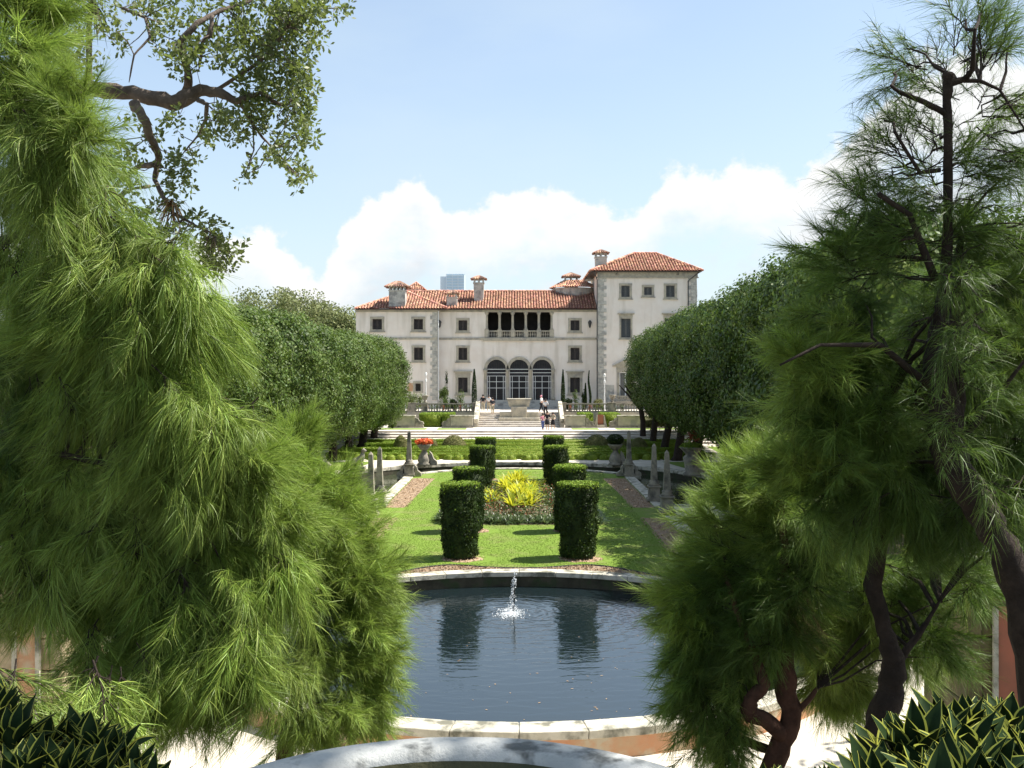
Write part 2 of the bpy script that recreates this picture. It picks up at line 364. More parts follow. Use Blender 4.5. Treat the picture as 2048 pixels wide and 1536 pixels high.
# canals: water
wc = water('canal_water', (.045, .055, .03), None, .03, .18)
m = MB(); m.sheet([(-11.5, 33), (11.5, 33), (11.5, 67), (-11.5, 67)], -.42); m.build('canal_water', wc, kind='structure')
# ------------------------------------------------------------------ copings as things with stones
def ring_stones(parent, mtl, path, w0, w1, z0, z1, name='coping_stone', gap=.006, closed=False, jit=.005):
    """path: list of (point, outward normal) ; stones between consecutive entries"""
    n = len(path); rr = range(n if closed else n-1)
    for i in rr:
        (p, a), (q, b) = path[i], path[(i+1) % n]
        d = (q-p).normalized(); p2 = p+d*gap; q2 = q-d*gap; j = random.uniform(-jit, jit)
        vs = [p2+a*w0, q2+b*w0, q2+b*w1, p2+a*w1]
        mm = MB(); mm.prism([(v.x, v.y) for v in vs], z0, z1+j); mm.build(name, mtl, parent, bevel=.012)
def epath(cx, cy, a, b, t0, t1, n):
    out = []
    for i in range(n+1):
        t = R(t0+(t1-t0)*i/n); out.append((Vector((cx+a*math.cos(t), cy+b*math.sin(t))), Vector((math.cos(t)/a, math.sin(t)/b)).normalized()))
    return out
pool = thing('pool_basin', (PC[0], PC[1], ZG), 'large round stone pool with a pale coping in front of the lawn', 'pool')
ring_stones(pool, MT['coping'], epath(PC[0], PC[1], 7.0, 6.45, 0, 360, 40)[:-1], -.03, .47, -.10, .05, closed=True)
m = MB()
for rr_, z0, z1 in ((0, -1.2, -.105),):
    po = epath(PC[0], PC[1], 7.0, 6.45, 0, 360, 96)
    for i in range(96):
        (p, a), (q, b) = po[i], po[i+1]
        v = [p, q, q+b*.40, p+a*.40]
        m.add([(x.x, x.y, z) for z in (z0, z1) for x in v], [(0,1,2,3),(7,6,5,4),(0,4,5,1),(3,2,6,7)])
m.mi = 0
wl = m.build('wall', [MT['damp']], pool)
m = MB()
po = epath(PC[0], PC[1], 7.41, 6.86, 181, 359, 60)
for i in range(60):
    (p, a), (q, b) = po[i], po[i+1]; v = [p, q, q+b*.03, p+a*.03]
    m.add([(x.x, x.y, z) for z in (-1.0, -.10) for x in v], [(0,1,2,3),(7,6,5,4),(0,4,5,1),(3,2,6,7),(1,5,6,2),(0,3,7,4)])
m.build('facing', MT['orangewall'], pool)
wp = water('pool_water', (.008, .014, .016), (-.22, 26.7, -.4), .012, .14)
m = MB(); m.sheet(earc(PC[0], PC[1], 7.02, 6.47, 0, 360, 96)[:-1], -.40); m.build('pool_water', wp, kind='structure')
# floating leaves on the pool (uncountable specks)
n = 260; a_ = rng.uniform(0, 2*np.pi, n); r_ = np.sqrt(rng.uniform(0, 1, n))*.95
C = np.stack([7*r_*np.cos(a_), PC[1]+6.4*r_*np.sin(a_), np.full(n, -.394)], 1)
k = C[:, 1] < 23+rng.normal(0, 2.5, n); C = C[k]
V, Fq = leaf_geo(C, np.tile([0., 0, 1], (len(C), 1)), rng.uniform(.03, .09, len(C)), rng.uniform(.02, .04, len(C)))
npmesh('floating_leaves', V, Fq, MT['gravel'], kind='stuff', label='small brown leaves floating on the round pool', category='leaves')
# jet: droplets and foam
jet = thing('fountain_jet', (-.22, 26.7, -.4), 'small white water jet falling back into the round pool', 'fountain')
dr = []
for i in range(230):
    t = rng.uniform(0, 1); z = .72-1.1*t; s = .018+.055*t*t; dr.append((-.10-.12*t+rng.normal(0, s), 26.75-.05*t+rng.normal(0, s), z, rng.uniform(.007, .016)))
for i in range(1000):
    a = rng.uniform(0, 6.28); r = abs(rng.normal(0, .20)); dr.append((-.24+r*math.cos(a)*1.0, 26.55+r*math.sin(a)*1.5, -.398+abs(rng.normal(0, .012)), rng.uniform(.006, .016)))
V = []; Fq = []
T = np.array([(1,0,0),(-1,0,0),(0,1,0),(0,-1,0),(0,0,1.4),(0,0,-1.4)], float); TF = np.array([(0,2,4),(2,1,4),(1,3,4),(3,0,4),(2,0,5),(1,2,5),(3,1,5),(0,3,5)])
for i, (x, y, z, r) in enumerate(dr): V.append(T*r+np.array([x, y, z])); Fq.append(TF+6*i)
npmesh('water_drops', np.concatenate(V), np.concatenate(Fq), MT['foam'], jet, kind='stuff')
m = MB(); m.tube([(-.22, 26.75, -.9), (-.14, 26.75, -.3), (-.10, 26.75, .55)], [.02, .018, .012], 6); m.build('pipe', MT['hose'], jet)
# gravel bed with black edging in front of the lawn
edge = []
for i in range(41):
    x = -5.6+11.2*i/40
    base = PC[1]+be*math.sqrt(max(0, 1-(x/ae)**2)); w = .95*math.exp(-((abs(x)-2.35)/1.35)**2)+.10*math.exp(-(x/.6)**2)+.12
    edge.append((x, base+w))
inner = [(x, PC[1]+be*math.sqrt(max(0, 1-(x/ae)**2))+.03) for x, y in edge]
m = MB()
for i in range(40): m.add([(*inner[i], .004), (*inner[i+1], .004), (*edge[i+1], .004), (*edge[i], .004)], [(0,1,2,3)])
m.build('gravel_bed', MT['gravel'], kind='structure')
tagp(MB().tube([(x, y, .015) for x, y in edge], .03, 6).build('edging_strip', MT['hose']), 'black curving plastic edging between the gravel bed and the lawn', 'edging')
# gravel strips beside the lawn
for s in (-1, 1):
    for a, b in ((33.0, 41.2), (44.4, 56.6)):
        m = MB(); m.sheet([(s*5.12, a), (s*6.0, a), (s*6.0, b), (s*(5.12 if b < 50 else 4.75), b)][::s], .004); m.build('gravel_strip', MT['gravel'], kind='structure')
n = 9000; x = rng.uniform(4.95, 6.0, n)*rng.choice([-1, 1], n); y = rng.uniform(33, 56.6, n); k = (y < 41.3) | (y > 44.3); x, y = x[k], y[k]
V, Fq = leaf_geo(np.stack([x, y, rng.uniform(.006, .03, len(x))], 1), unit(rng.normal(size=(len(x), 3))*.5+[0, 0, 1]), rng.uniform(.04, .10, len(x)), rng.uniform(.02, .05, len(x)))
nc_ = 2600; cx_ = rng.choice([-1.8, 2.0], nc_); cy_ = rng.choice([32.2, 37.9, 49.5, 56], nc_); a_ = rng.uniform(0, 6.28, nc_); r_ = np.sqrt(rng.uniform(0, 1, nc_))*1.12
V2, F2 = leaf_geo(np.stack([cx_+.66*r_*np.cos(a_), cy_+.6*r_*np.sin(a_), rng.uniform(.008, .04, nc_)], 1), unit(rng.normal(size=(nc_, 3))*.6+[0, 0, 1]), rng.uniform(.04, .10, nc_), rng.uniform(.02, .05, nc_))
i_ = rng.integers(0, 40, 5200); f_ = rng.uniform(.06, 1, 5200)[:, None]; E_a = np.array(edge)[i_]; I_a = np.array(inner)[i_]; Pq = I_a+(E_a-I_a)*f_; Pq[:, 0] += rng.uniform(-.14, .14, 5200)
V3, F3 = leaf_geo(np.concatenate([Pq, rng.uniform(.008, .03, (5200, 1))], 1), unit(rng.normal(size=(5200, 3))*.6+[0, 0, 1]), rng.uniform(.03, .08, 5200), rng.uniform(.02, .05, 5200))
tagp(npmesh('gravel_chips', V3, F3, MT['gravel']), 'loose stones of the gravel bed in front of the lawn', 'gravel', kind='stuff')
V, Fq = join_geo((V, Fq), (V2, F2))
npmesh('mulch_chips', V, Fq, MT['mulch'], kind='stuff', label='scattered bark chips on the strips beside the lawn', category='mulch')
# canal copings + walls
def coping(label, path, w0, w1, z0, z1, wallm=True, group='stone canal copings'):
    c = path[len(path)//2][0]; t = thing('canal_wall', (c.x, c.y, -1.2), label, 'wall', group)
    ring_stones(t, MT['coping'], path, w0, w1, z0, z1)
    m = MB()
    for i in range(len(path)-1):
        (p, a), (q, b) = path[i], path[i+1]; w = (w0+.03, w1-.03) if w1 > w0 else (w0-.03, w1+.03)
        m.prism([(v.x, v.y) for v in (p+a*w[0], q+b*w[0], q+b*w[1], p+a*w[1])], -1.2, z0-.003)
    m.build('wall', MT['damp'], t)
def lpath(x0, y0, x1, y1, n, nx, ny): return [(Vector((x0+(x1-x0)*i/n, y0+(y1-y0)*i/n)), Vector((nx, ny))) for i in range(n+1)]
coping('curved stone canal edge at the far end of the lawn', epath(0, 55, 7, 7, 161, 19, 16), -.1, .42, -.13, .07)
coping('long curved outer canal wall below the hedge parterre', epath(0, 55, 11.0, 11.0, 178, 2, 30), -.02, .46, -.12, .10)
for s, sd_ in ((-1, 'left'), (1, 'right')):
    sh = 'sunlit' if s < 0 else 'shaded'
    coping(sh+' straight coping between the far '+sd_+' gravel strip and the canal', lpath(s*6.05, 44.6, s*6.05, 57.2, 9, s, 0), 0, .55, -.13, .05)
    coping(sh+' straight coping between the near '+sd_+' gravel strip and the canal', lpath(s*6.05, 33, s*6.05, 41.5, 6, s, 0), 0, .55, -.13, .05)
    coping(sh+' outer canal coping along the '+sd_+' tree row', lpath(s*11.0, 33, s*11.0, 55.2, 14, s, 0), -.02, .5, -.12, .08)
    coping(sh+' cross wall closing the far '+sd_+' canal basin', lpath(s*6.7, 44.6, s*10.9, 44.6, 4, 0, 1), 0, .3, -.12, .08)
    coping(sh+' cross wall at the near end of the '+sd_+' canal basin', lpath(s*6.7, 41.6, s*10.9, 41.6, 4, 0, -1), 0, .3, -.12, .08)
# far path/lawn patches
def sheet(name, poly, z, mt): m = MB(); m.sheet(poly, z); return m.build(name, MT[mt], kind='structure')
sheet('parterre_lawn', [(-13.2, 69.3), (13.2, 69.3), (14.5, 82.5), (-14.5, 82.5)], .006, 'grass')
for s in (-1, 1):
    sheet('grass_patch', [(s*10.6, 61.5), (s*17, 60.5), (s*17, 66.5), (s*9.6, 67.2)][::s], .006, 'grass')
    sheet('garden_earth', [(s*17.4, 55.2), (s*59, 55.2), (s*59, 83.9), (s*17.4, 83.9)][::s], .006, 'soil')
    sheet('grass_patch', [(s*14.8, 70), (s*17.3, 70), (s*17.3, 81), (s*15.2, 81)][::s], .006, 'grass')
# mulch circles
for s in (-1, 1):
    for y in (32.2, 37.9, 49.5, 56):
        sheet('mulch_circle', [(s*1.9+.10+q*.66*math.cos(a), y-.02+q*.58*math.sin(a)) for a, q in [(k*math.pi/24, random.uniform(.82, 1.12)) for k in range(48)]], .005, 'mulch')
# ------------------------------------------------------------------ wide steps
st = thing('garden_steps', (1, 84, 0), 'five broad shallow pale stone steps rising behind the parterre hedges', 'steps')
for i in range(5):
    m = MB(); m.box(-30, 32, 84+1.45*i, 84+1.45*(i+1)+(.02 if i < 4 else 0), -.1, .15*(i+1)-.035)
    m.box(-30, 32, 84-.04+1.45*i, 84+1.45*(i+1)-.045, .15*(i+1)-.034, .15*(i+1))
    m.build('step', MT['step'], st)
sheet_ = MB(); sheet_.box(-60, 60, 91.25, 104, -.1, .75); sheet_.build('upper_garden_path', MT['step'], kind='structure')
for x0, x1 in ((-14.6, -8.6), (-7.6, -4.9), (4.9, 7.4), (9.0, 15)):
    sheet('grass_strip', [(x0, 91.7), (x1, 91.7), (x1, 94.3), (x0, 94.3)], .755, 'leafless' if False else 'grass')
m = MB(); m.box(-60, 60, 101.0, 135, -.2, 2.0); m.build('terrace', MT['step'], kind='structure')
# central stair
st = thing('terrace_stair', (0, 96, .75), 'broad central flight of pale stone steps up to the terrace', 'steps')
for i in range(8):
    z = .75+.156*(i+1); m = MB(); y0 = 96.2+.6*i
    m.box(-3.9, 3.9, y0, 101.0-.004*i, .74, z-.03) if i == 0 else m.box(-3.9, 3.9, y0, 101.0-.004*i, z-.16+.002, z-.03)
    m.box(-3.9, 3.9, y0-.04, 100.99-.004*i, z-.029, z)
    m.build('step', MT['step'], st)
for s in (-1, 1):
    t = thing('stair_parapet', (s*4.2, 98, .75), ('left' if s < 0 else 'right')+' sloping stone parapet of the terrace stair', 'parapet', 'stair parapets')
    m = MB(); m.add([(s*3.93, 95.6, .75), (s*4.35, 95.6, .75), (s*4.35, 101, .75), (s*3.93, 101, .75), (s*3.93, 95.6, 1.35), (s*4.35, 95.6, 1.35), (s*4.35, 100.4, 2.75), (s*3.93, 100.4, 2.75), (s*4.35, 101, 2.85), (s*3.93, 101, 2.85)],
        [(0,1,2,3),(0,1,5,4),(4,5,6,7),(7,6,8,9),(1,2,8,6,5),(0,3,9,7,4),(3,2,8,9)])
    m.build('body', MT['limestone'], t)
    m = MB(); m.tube([(s*4.14, 95.5, 1.38), (s*4.14, 100.4, 2.8), (s*4.14, 101.1, 2.92)], [.27, .27, .27], 4); m.build('coping', MT['coping'], t)
# ------------------------------------------------------------------ retaining walls with scroll ends
def rwall(x0, x1, sx, label):
    t = thing('retaining_wall', ((x0+x1)/2, 95, .75), label, 'wall', 'low retaining walls either side of the terrace stair')
    m = MB(); m.box(x0, x1, 94.9, 95.5, .75, 1.82); m.build('body', MT['limestone'], t)
    m = MB(); m.box(x0-.06, x1+.06, 94.82, 95.56, 1.823, 1.93); m.build('coping', MT['coping'], t)
    m = MB(); m.box(x0-.04, x1+.04, 94.85, 94.897, .75, .95); m.build('plinth', MT['stone'], t)
    xe = x1 if sx > 0 else x0; pr = []
    for k in range(15):
        a = R(180*k/14); pr.append((xe+sx*(.04+.65*(1-math.cos(a))/2*1.0), .95+.62*math.cos(a/2)+.12*math.sin(a*2)))
    pr = [(xe+sx*.03, .75)]+[(xe+sx*.03, 1.72), (xe+sx*.3, 1.62), (xe+sx*.42, 1.40), (xe+sx*.75, 1.32), (xe+sx*.86, 1.12), (xe+sx*.78, .98), (xe+sx*.86, .75)]
    m = MB(); m.prismy(pr, 94.92, 95.4); m.build('scroll', MT['stone'], t)
rwall(-12.4, -9.9, 1, 'limestone retaining wall at the left end, scroll pointing right')
rwall(-6.5, -4.4, -1, 'limestone retaining wall just left of the terrace stair')
rwall(4.4, 6.3, 1, 'limestone retaining wall just right of the terrace stair')
rwall(9.4, 13.5, -1, 'limestone retaining wall at the right end under the trees')
# stone backing wall below the balustrade
m = MB(); m.box(-30, -4.36, 100.55, 100.98, .74, 2.02); m.box(4.36, 30, 100.55, 100.98, .74, 2.02); tagp(m.build('terrace_wall', MT['limestone']), 'stone retaining wall of the terrace below the balustrade', 'wall')
# balustrades
def baluster_prof(z0, h): return [(.06, z0), (.06, z0+.08*h), (.035, z0+.14*h), (.075, z0+.38*h), (.06, z0+.5*h), (.03, z0+.72*h), (.03, z0+.8*h), (.055, z0+.86*h), (.055, z0+h)]
def balustrade(x0, x1, y, z0, h, label, npost, sp=.27, group='stone balustrades on the terrace', mt='stone', parent=None):
    t = parent or thing('balustrade', ((x0+x1)/2, y, z0), label, 'balustrade', group)
    m = MB(); m.box(x0, x1, y-.16, y+.16, z0+h-.13, z0+h); m.build('rail', MT[mt], t)
    m = MB(); m.box(x0, x1, y-.14, y+.14, z0, z0+.12); m.build('base', MT[mt], t)
    px = [x0+(x1-x0)*i/(npost-1) for i in range(npost)] if npost > 1 else []
    for xp in px:
        m = MB(); m.box(xp-.2, xp+.2, y-.2, y+.2, z0-.004, z0+h+.003); m.box(xp-.24, xp+.24, y-.24, y+.24, z0+h+.004, z0+h+.06); m.build('post', MT[mt], t)
    m = MB(); x = x0+.2
    while x < x1-.15:
        if all(abs(x-xp) > .28 for xp in px): m.lathe(x, y, baluster_prof(z0+.122, h-.254), 6)
        x += sp
    m.build('balusters', MT[mt], t, smooth=True, kind='stuff')
    return t
balustrade(-10.6, -4.55, 100.75, 2.02, .88, 'weathered stone balustrade on the terrace left of the stair', 2)
balustrade(-18.5, -11.0, 100.75, 2.02, .88, 'weathered stone balustrade at the far left behind the orange shrub', 3)
balustrade(4.55, 9.1, 100.75, 2.02, .88, 'weathered stone balustrade on the terrace right of the stair', 2)
balustrade(9.5, 19, 100.75, 2.02, .88, 'weathered stone balustrade at the right partly behind the trees', 3)
# central stone trough fountain
t = thing('stone_trough', (0, 99, 1.4), 'big beige stone trough on a pedestal in the middle of the stair', 'planter')
m = MB(); m.frus(0, 99.4, 2.62, 3.28, .98, .5, 1.16, .62); m.box(-1.22, 1.22, 98.72, 100.08, 3.283, 3.42); m.build('basin', MT['limestone'], t, bevel=.02)
m = MB(); m.box(-.78, .78, 98.5, 100.3, 1.2, 2.61); m.box(-1.9, -.79, 98.6, 99.4, 1.4, 2.1); m.box(.79, 1.9, 98.6, 99.4, 1.4, 2.1); m.build('pedestal', MT['limestone'], t, bevel=.02)
m = MB(); m.box(-2.0, 2.0, 97.9, 98.45, .75, 1.55); m.build('bench', MT['limestone'], t, bevel=.02)
# terracotta niche between the right hedges
t = thing('niche_fountain', (7.75, 95.4, .75), 'small niche with a terracotta panel between the right box hedges', 'niche')
m = MB(); m.box(7.5, 8.05, 95.3, 95.4, .75, 1.98); m.build('panel', MT['terracotta'], t)
for s in (-1, 1):
    m = MB(); m.prismy([(7.78+s*.3, .75), (7.78+s*.62, .75), (7.78+s*.36, 1.9), (7.78+s*.3, 1.9)], 95.1, 95.6); m.build('side_stone', MT['limestone'], t)
m = MB(); m.box(7.4, 8.15, 94.9, 95.29, .75, 1.02); m.build('basin', MT['limestone'], t)
# ------------------------------------------------------------------ obelisks
def obelisk(x, y, z, h, label, fancy=False, mt='stone'):
    t = thing('obelisk', (x, y, z), label, 'obelisk', 'stone obelisks around the canal')
    m = MB(); m.box(x-.33, x+.33, y-.33, y+.33, z, z+.13); m.frus(x, y, z+.131, z+.62, .27, .27, .235, .235); m.box(x-.30, x+.30, y-.30, y+.30, z+.621, z+.70); m.build('pedestal', MT[mt], t, bevel=.012)
    m = MB(); m.lathe(x, y, [(.26, z+.70), (.27, z+.76), (.20, z+.82), (.23, z+.90), (.17, z+.95)], 10); m.build('collar', MT[mt], t, smooth=True)
    m = MB(); m.frus(x, y, z+.951, z+h-.12, .15, .15, .085, .085); m.frus(x, y, z+h-.119, z+h, .085, .085, .01, .01); m.build('shaft', MT[mt], t)
    if fancy:
        for s in (-1, 1):
            m = MB(); m.prismy([(x+s*.34, z), (x+s*.72, z), (x+s*.70, z+.18), (x+s*.5, z+.32), (x+s*.45, z+.55), (x+s*.34, z+.62)], y-.16, y+.16); m.build('scroll', MT[mt], t, bevel=.015)
obelisk(-6.33, 57.6, .05, 2.62, 'tall grey obelisk with scrolled base beside the orange urn, left of the lawn', True)
obelisk(-6.2, 44.5, .05, 2.65, 'stone obelisk in the sun at the left canal, the right one of a pair')
obelisk(-6.18, 41.7, .05, 2.65, 'stone obelisk nearest the feathery tree at the left canal')
obelisk(6.33, 57.6, .05, 2.62, 'dark shaded obelisk with scrolled base beside the round shrub urn', True)
obelisk(6.28, 46.5, .05, 2.65, 'shaded obelisk at the right canal, the farther and left one of a pair')
obelisk(6.3, 42.6, .05, 2.65, 'shaded obelisk at the right canal, the nearer and right one of a pair')
obelisk(-11.3, 48.2, .08, 2.2, 'small obelisk on the left canal wall half hidden by the trees')
# urn pedestals with planting
def urn(x, y, z, label, kind, h=1.1, r=.5):
    t = thing('urn', (x, y, z), label, 'urn', 'planted stone urns on the canal wall')
    m = MB(); m.lathe(x, y, [(.42, z), (.42, z+.1), (.34, z+.14), (.40, z+.3), (.30, z+.62), (.16, z+.85), (.14, z+.95)], 20, .06, 8); m.build('pedestal', MT['stone'], t, smooth=True)
    m = MB(); m.lathe(x, y, [(.15, z+.951), (.24, z+1.0), (r*.8, z+1.18), (r, z+1.32), (r-.04, z+1.33), (.1, z+1.25)], 20); m.build('bowl', MT['stone'], t, smooth=True)
    for s in (1,):
        m = MB(); m.prismy([(x+.42, z), (x+.85, z), (x+.83, z+.25), (x+.62, z+.42), (x+.5, z+.75), (x+.35, z+.9), (x+.3, z+.5)], y-.15, y+.15); m.build('scroll', MT['stone'], t, bevel=.02)
    n = 900 if kind == 'orange' else 2600
    d = unit(rng.normal(size=(n, 3)))
    if kind == 'orange':
        Cc = np.array([x, y, z+1.48])+d*[.62, .55, .24]*rng.uniform(.5, 1, (n, 1)); V, Fq = leaf_geo(Cc, unit(d+rng.normal(size=(n, 3))*.6), .16, .07)
        npmesh('flowers', V, Fq, MT['orange'], t)
        Cc = np.array([x, y, z+1.33])+d[:500]*[.42, .40, .14]; V, Fq = leaf_geo(Cc, unit(d[:500]+rng.normal(size=(500, 3))*.6), .22, .06); npmesh('leaves', V, Fq, MT['leafclip'], t)
    else:
        Cc = np.array([x, y, z+1.62])+d*[.55, .52, .36]*rng.uniform(.88, 1, (n, 1)); V, Fq = leaf_geo(Cc, unit(d+rng.normal(size=(n, 3))*.5), .08, .05)
        npmesh('leaves', V, Fq, MT['leaftop'], t)
urn(-6.05, 63.8, .1, 'carved stone urn full of orange flowers left of the topiary', 'orange')
urn(6.15, 63.8, .1, 'carved stone urn with a clipped dark round shrub right of the topiary', 'green')
for (x, y, lab) in ((-10.1, 51.0, 'pale carved statue group on the left canal wall beside the trees'), (-9.7, 60.2, 'small weathered statue on the far left canal wall')):
    t = thing('statue', (x, y, .08), lab, 'statue', 'statues on the canal wall')
    m = MB(); m.box(x-.45, x+.45, y-.3, y+.3, .08, .35); m.build('plinth', MT['stone'], t)
    m = MB(); m.tube([(x-.42, y, .5), (x-.2, y, .62), (x+.1, y, .7), (x+.25, y, .95), (x+.3, y, 1.2)], [.17, .24, .25, .17, .1], 9, rough=.1); m.tube([(x+.26, y, 1.2), (x+.38, y, 1.32), (x+.5, y, 1.26)], [.12, .15, .07], 8); m.tube([(x+.2, y-.12, .75), (x+.3, y-.14, .36)], [.08, .06], 6); m.tube([(x-.35, y-.12, .55), (x-.25, y-.14, .36)], [.1, .07], 6)
    m.build('figure', MT['stone'], t, smooth=True)
# large planter urns among the right trees
for x, y, lab in ((9.9, 57.4, 'big stone planter with red flowers in front of the right tree trunks'), (11.9, 53.0, 'big stone planter with green ferns at the second right tree trunk')):
    t = thing('planter_urn', (x, y, .08), lab, 'planter', 'big planters before the right tree row')
    m = MB(); m.lathe(x, y, [(.5, .08), (.5, .2), (.36, .3), (.42, .8), (.5, 1.1), (.42, 1.2), (.30, 1.3), (.62, 1.62), (.70, 1.72), (.62, 1.73), (.2, 1.6)], 18); m.build('bowl', MT['stone'], t, smooth=True)
    n = 900; d = unit(rng.normal(size=(n, 3))); d[:, 2] = np.abs(d[:, 2]); Cc = np.array([x, y, 1.68])+d*[.75, .75, .35]*rng.uniform(.4, 1, (n, 1)); V, Fq = leaf_geo(Cc, unit(d+rng.normal(size=(n, 3))), .16, .05); npmesh('leaves', V, Fq, MT['leafbox'], t)
    if x < 11:
        Cc = np.array([x+.15, y, 2.35])+unit(rng.normal(size=(260, 3)))*[.42, .4, .4]*rng.uniform(.3, 1, (260, 1)); V, Fq = leaf_geo(Cc, unit(rng.normal(size=(260, 3))), .2, .07); npmesh('flowers', V, Fq, MT['redleaf'], t)
        MB().tube([(x, y, 1.6), (x+.1, y, 2.0), (x+.15, y, 2.4)], .02, 5).build('stem', MT['bark'], t)
t = thing('stone_bollard', (10.7, 59.5, .05), 'short square stone bollard on the right canal wall', 'bollard')
m = MB(); m.box(10.35, 11.05, 59.2, 59.9, .1, .62); m.build('body', MT['stone'], t, bevel=.02); m = MB(); m.box(10.28, 11.12, 59.13, 59.97, .622, .72); m.build('cap', MT['stone'], t, bevel=.02)
# ================================================================== VILLA
villa = thing('villa', (0, 112, 2), 'three storey pale stucco villa with red tiled roofs and a square tower', 'villa')
ZT = 2.0
def hx(px, D): return (px-VX)/F*D
def hz_(py, D): return CH-(py-VY)/F*D
def wallbox(x0, x1, yf, yb, z0, z1, holes, name, mt):
    """front wall slab with rectangular holes (front thickness .35) + sides/back"""
    m = MB(); th = .35
    xs = sorted({x0, x1, *[h[0] for h in holes], *[h[1] for h in holes]}); zs = sorted({z0, z1, *[h[2] for h in holes], *[h[3] for h in holes]})
    for i in range(len(xs)-1):
        for j in range(len(zs)-1):
            cx, cz = (xs[i]+xs[i+1])/2, (zs[j]+zs[j+1])/2
            if any(h[0] < cx < h[1] and h[2] < cz < h[3] for h in holes): continue
            a, b, c, d = xs[i], xs[i+1], zs[j], zs[j+1]
            m.add([(a, yf, c), (b, yf, c), (b, yf, d), (a, yf, d)], [(0,1,2,3)])
    for h in holes:
        a, b, c, d = h[:4]
        m.add([(a, yf, c), (b, yf, c), (b, yf, d), (a, yf, d), (a, yf+th, c), (b, yf+th, c), (b, yf+th, d), (a, yf+th, d)], [(0,1,5,4),(1,2,6,5),(2,3,7,6),(3,0,4,7)])
    m.add([(x0, yf, z0), (x1, yf, z0), (x1, yb, z0), (x0, yb, z0), (x0, yf, z1), (x1, yf, z1), (x1, yb, z1), (x0, yb, z1)], [(0,3,7,4),(1,2,6,5),(3,2,6,7),(4,5,6,7)])
    return m.build(name, mt, villa)
WD, CDp, TD = 111.2, 112.0, 110.2
def win(px0, px1, py0, py1, D, kind='shutter', fm=4.5, cornice=None, sill=True, ped=None, fmt='limestone'):
    x0, x1, z0, z1 = hx(px0, D), hx(px1, D), hz_(py1, D), hz_(py0, D); fw = fm/F*D
    t = MB(); f = fw
    t.box(x0-f, x0, D-.07, D+.05, z0, z1); t.box(x1, x1+f, D-.07, D+.05, z0, z1); t.box(x0-f-.02, x1+f+.02, D-.08, D+.05, z1, z1+f); t.box(x0-f-.02, x1+f+.02, D-.08, D+.05, z0-f*.8, z0)
    w = t.build('window', MT[fmt], villa)
    m = MB(); m.box(x0, x1, D+.20, D+.24, z0, z1); m.build('pane', MT['glass'], w)
    if kind == 'shutter' or kind == 'shutterl':
        mt = MT[kind]
        n = 2 if (x1-x0) > .7 else 1
        for i in range(n):
            a, b = x0+(x1-x0)*i/n+.015, x0+(x1-x0)*(i+1)/n-.015
            m = MB(); m.box(a, a+.07, D+.13, D+.17, z0, z1); m.box(b-.07, b, D+.13, D+.17, z0, z1); m.box(a+.07, b-.07, D+.13, D+.17, z1-.08, z1); m.box(a+.07, b-.07, D+.13, D+.17, z0, z0+.08)
            z = z0+.13
            while z < z1-.1: m.add([(a+.07, D+.13, z), (b-.07, D+.13, z), (b-.07, D+.17, z+.06), (a+.07, D+.17, z+.06)], [(0,1,2,3)]); z += .075
            m.build('shutter', mt, w)
    if sill:
        m = MB(); m.box(x0-f-.12, x1+f+.12, D-.17, D, z0-f*.8-.12, z0-f*.8-.003); m.build('sill', MT[fmt], w)
    if cornice:
        zc = hz_(cornice, D); m = MB(); m.box(x0-f-.05, x1+f+.05, D-.06, D+.02, z1+f+.003, zc-.16); m.box(x0-f-.22, x1+f+.22, D-.22, D, zc-.157, zc); m.build('cornice', MT[fmt], w)
    if ped:
        xa, xb, zb, zt = ped; m = MB(); m.box(x0-f-.04, x1+f+.04, D-.06, D+.02, z1+f+.003, zb-.003); m.prismy([(xa, zb), (xb, zb), ((xa+xb)/2, zt)], D-.16, D)
        m.prismy([(xa-.1, zb-.02), (xa-.1, zb+.1), ((xa+xb)/2, zt+.16), (xb+.1, zb+.1), (xb+.1, zb-.02), ((xa+xb)/2, zt)], D-.27, D-.163); m.build('pediment', MT[fmt], w)
    return (x0, x1, z0, z1)
hw, hc, ht = [], [], []
for a in ((745, 764, 638, 659), (827.5, 846, 638, 659)): hw.append(win(*a, WD))
hw.append(win(828, 846, 695, 720, WD)); hw.append(win(831, 841.5, 767, 782, WD, sill=False))
for c in ((917, 934.5), (1141, 1159)):
    hc.append(win(*c, 640.5, 661, CDp)); hc.append(win(*c, 695.5, 720, CDp)); hc.append(win(c[0]-.7, c[1]+.8, 755, 785, CDp, cornice=742, fm=5))
ht.append(win(1242.5, 1259.5, 571, 594, TD, 'shutterl', 4.2)); ht.append(win(1288, 1304, 574, 590, TD, 'shutterl', 4.2)); ht.append(win(1332, 1349.5, 571, 594, TD, 'shutterl', 4.2))
ht.append(win(1242, 1261.5, 637, 675, TD, 'shutterl', 3, cornice=626)); ht.append(win(1330.5, 1350, 637, 675, TD, 'shutterl', 3, cornice=626))
ht.append(win(1239, 1263.5, 744, 792, TD, 'none', 5.5, sill=False, ped=(hx(1226, TD), hx(1277, TD), hz_(733, TD), hz_(721.5, TD))))
x0, x1, z0, z1 = ht[-1]
m = MB(); m.box(x0, x0+.09, TD+.12, TD+.16, z0, z1); m.box(x1-.09, x1, TD+.12, TD+.16, z0, z1); m.box((x0+x1)/2-.07, (x0+x1)/2+.07, TD+.12, TD+.16, z0, z1); m.box(x0+.09, x1-.09, TD+.125, TD+.155, z1-.1, z1); m.build('window_frame', MT['whitepaint'], villa)
m = MB()
for k in range(1): m.box(x0+.02, x1-.02, TD+.165, TD+.18, z0, z1)
m.build('curtain', MT['shutterl'], villa)
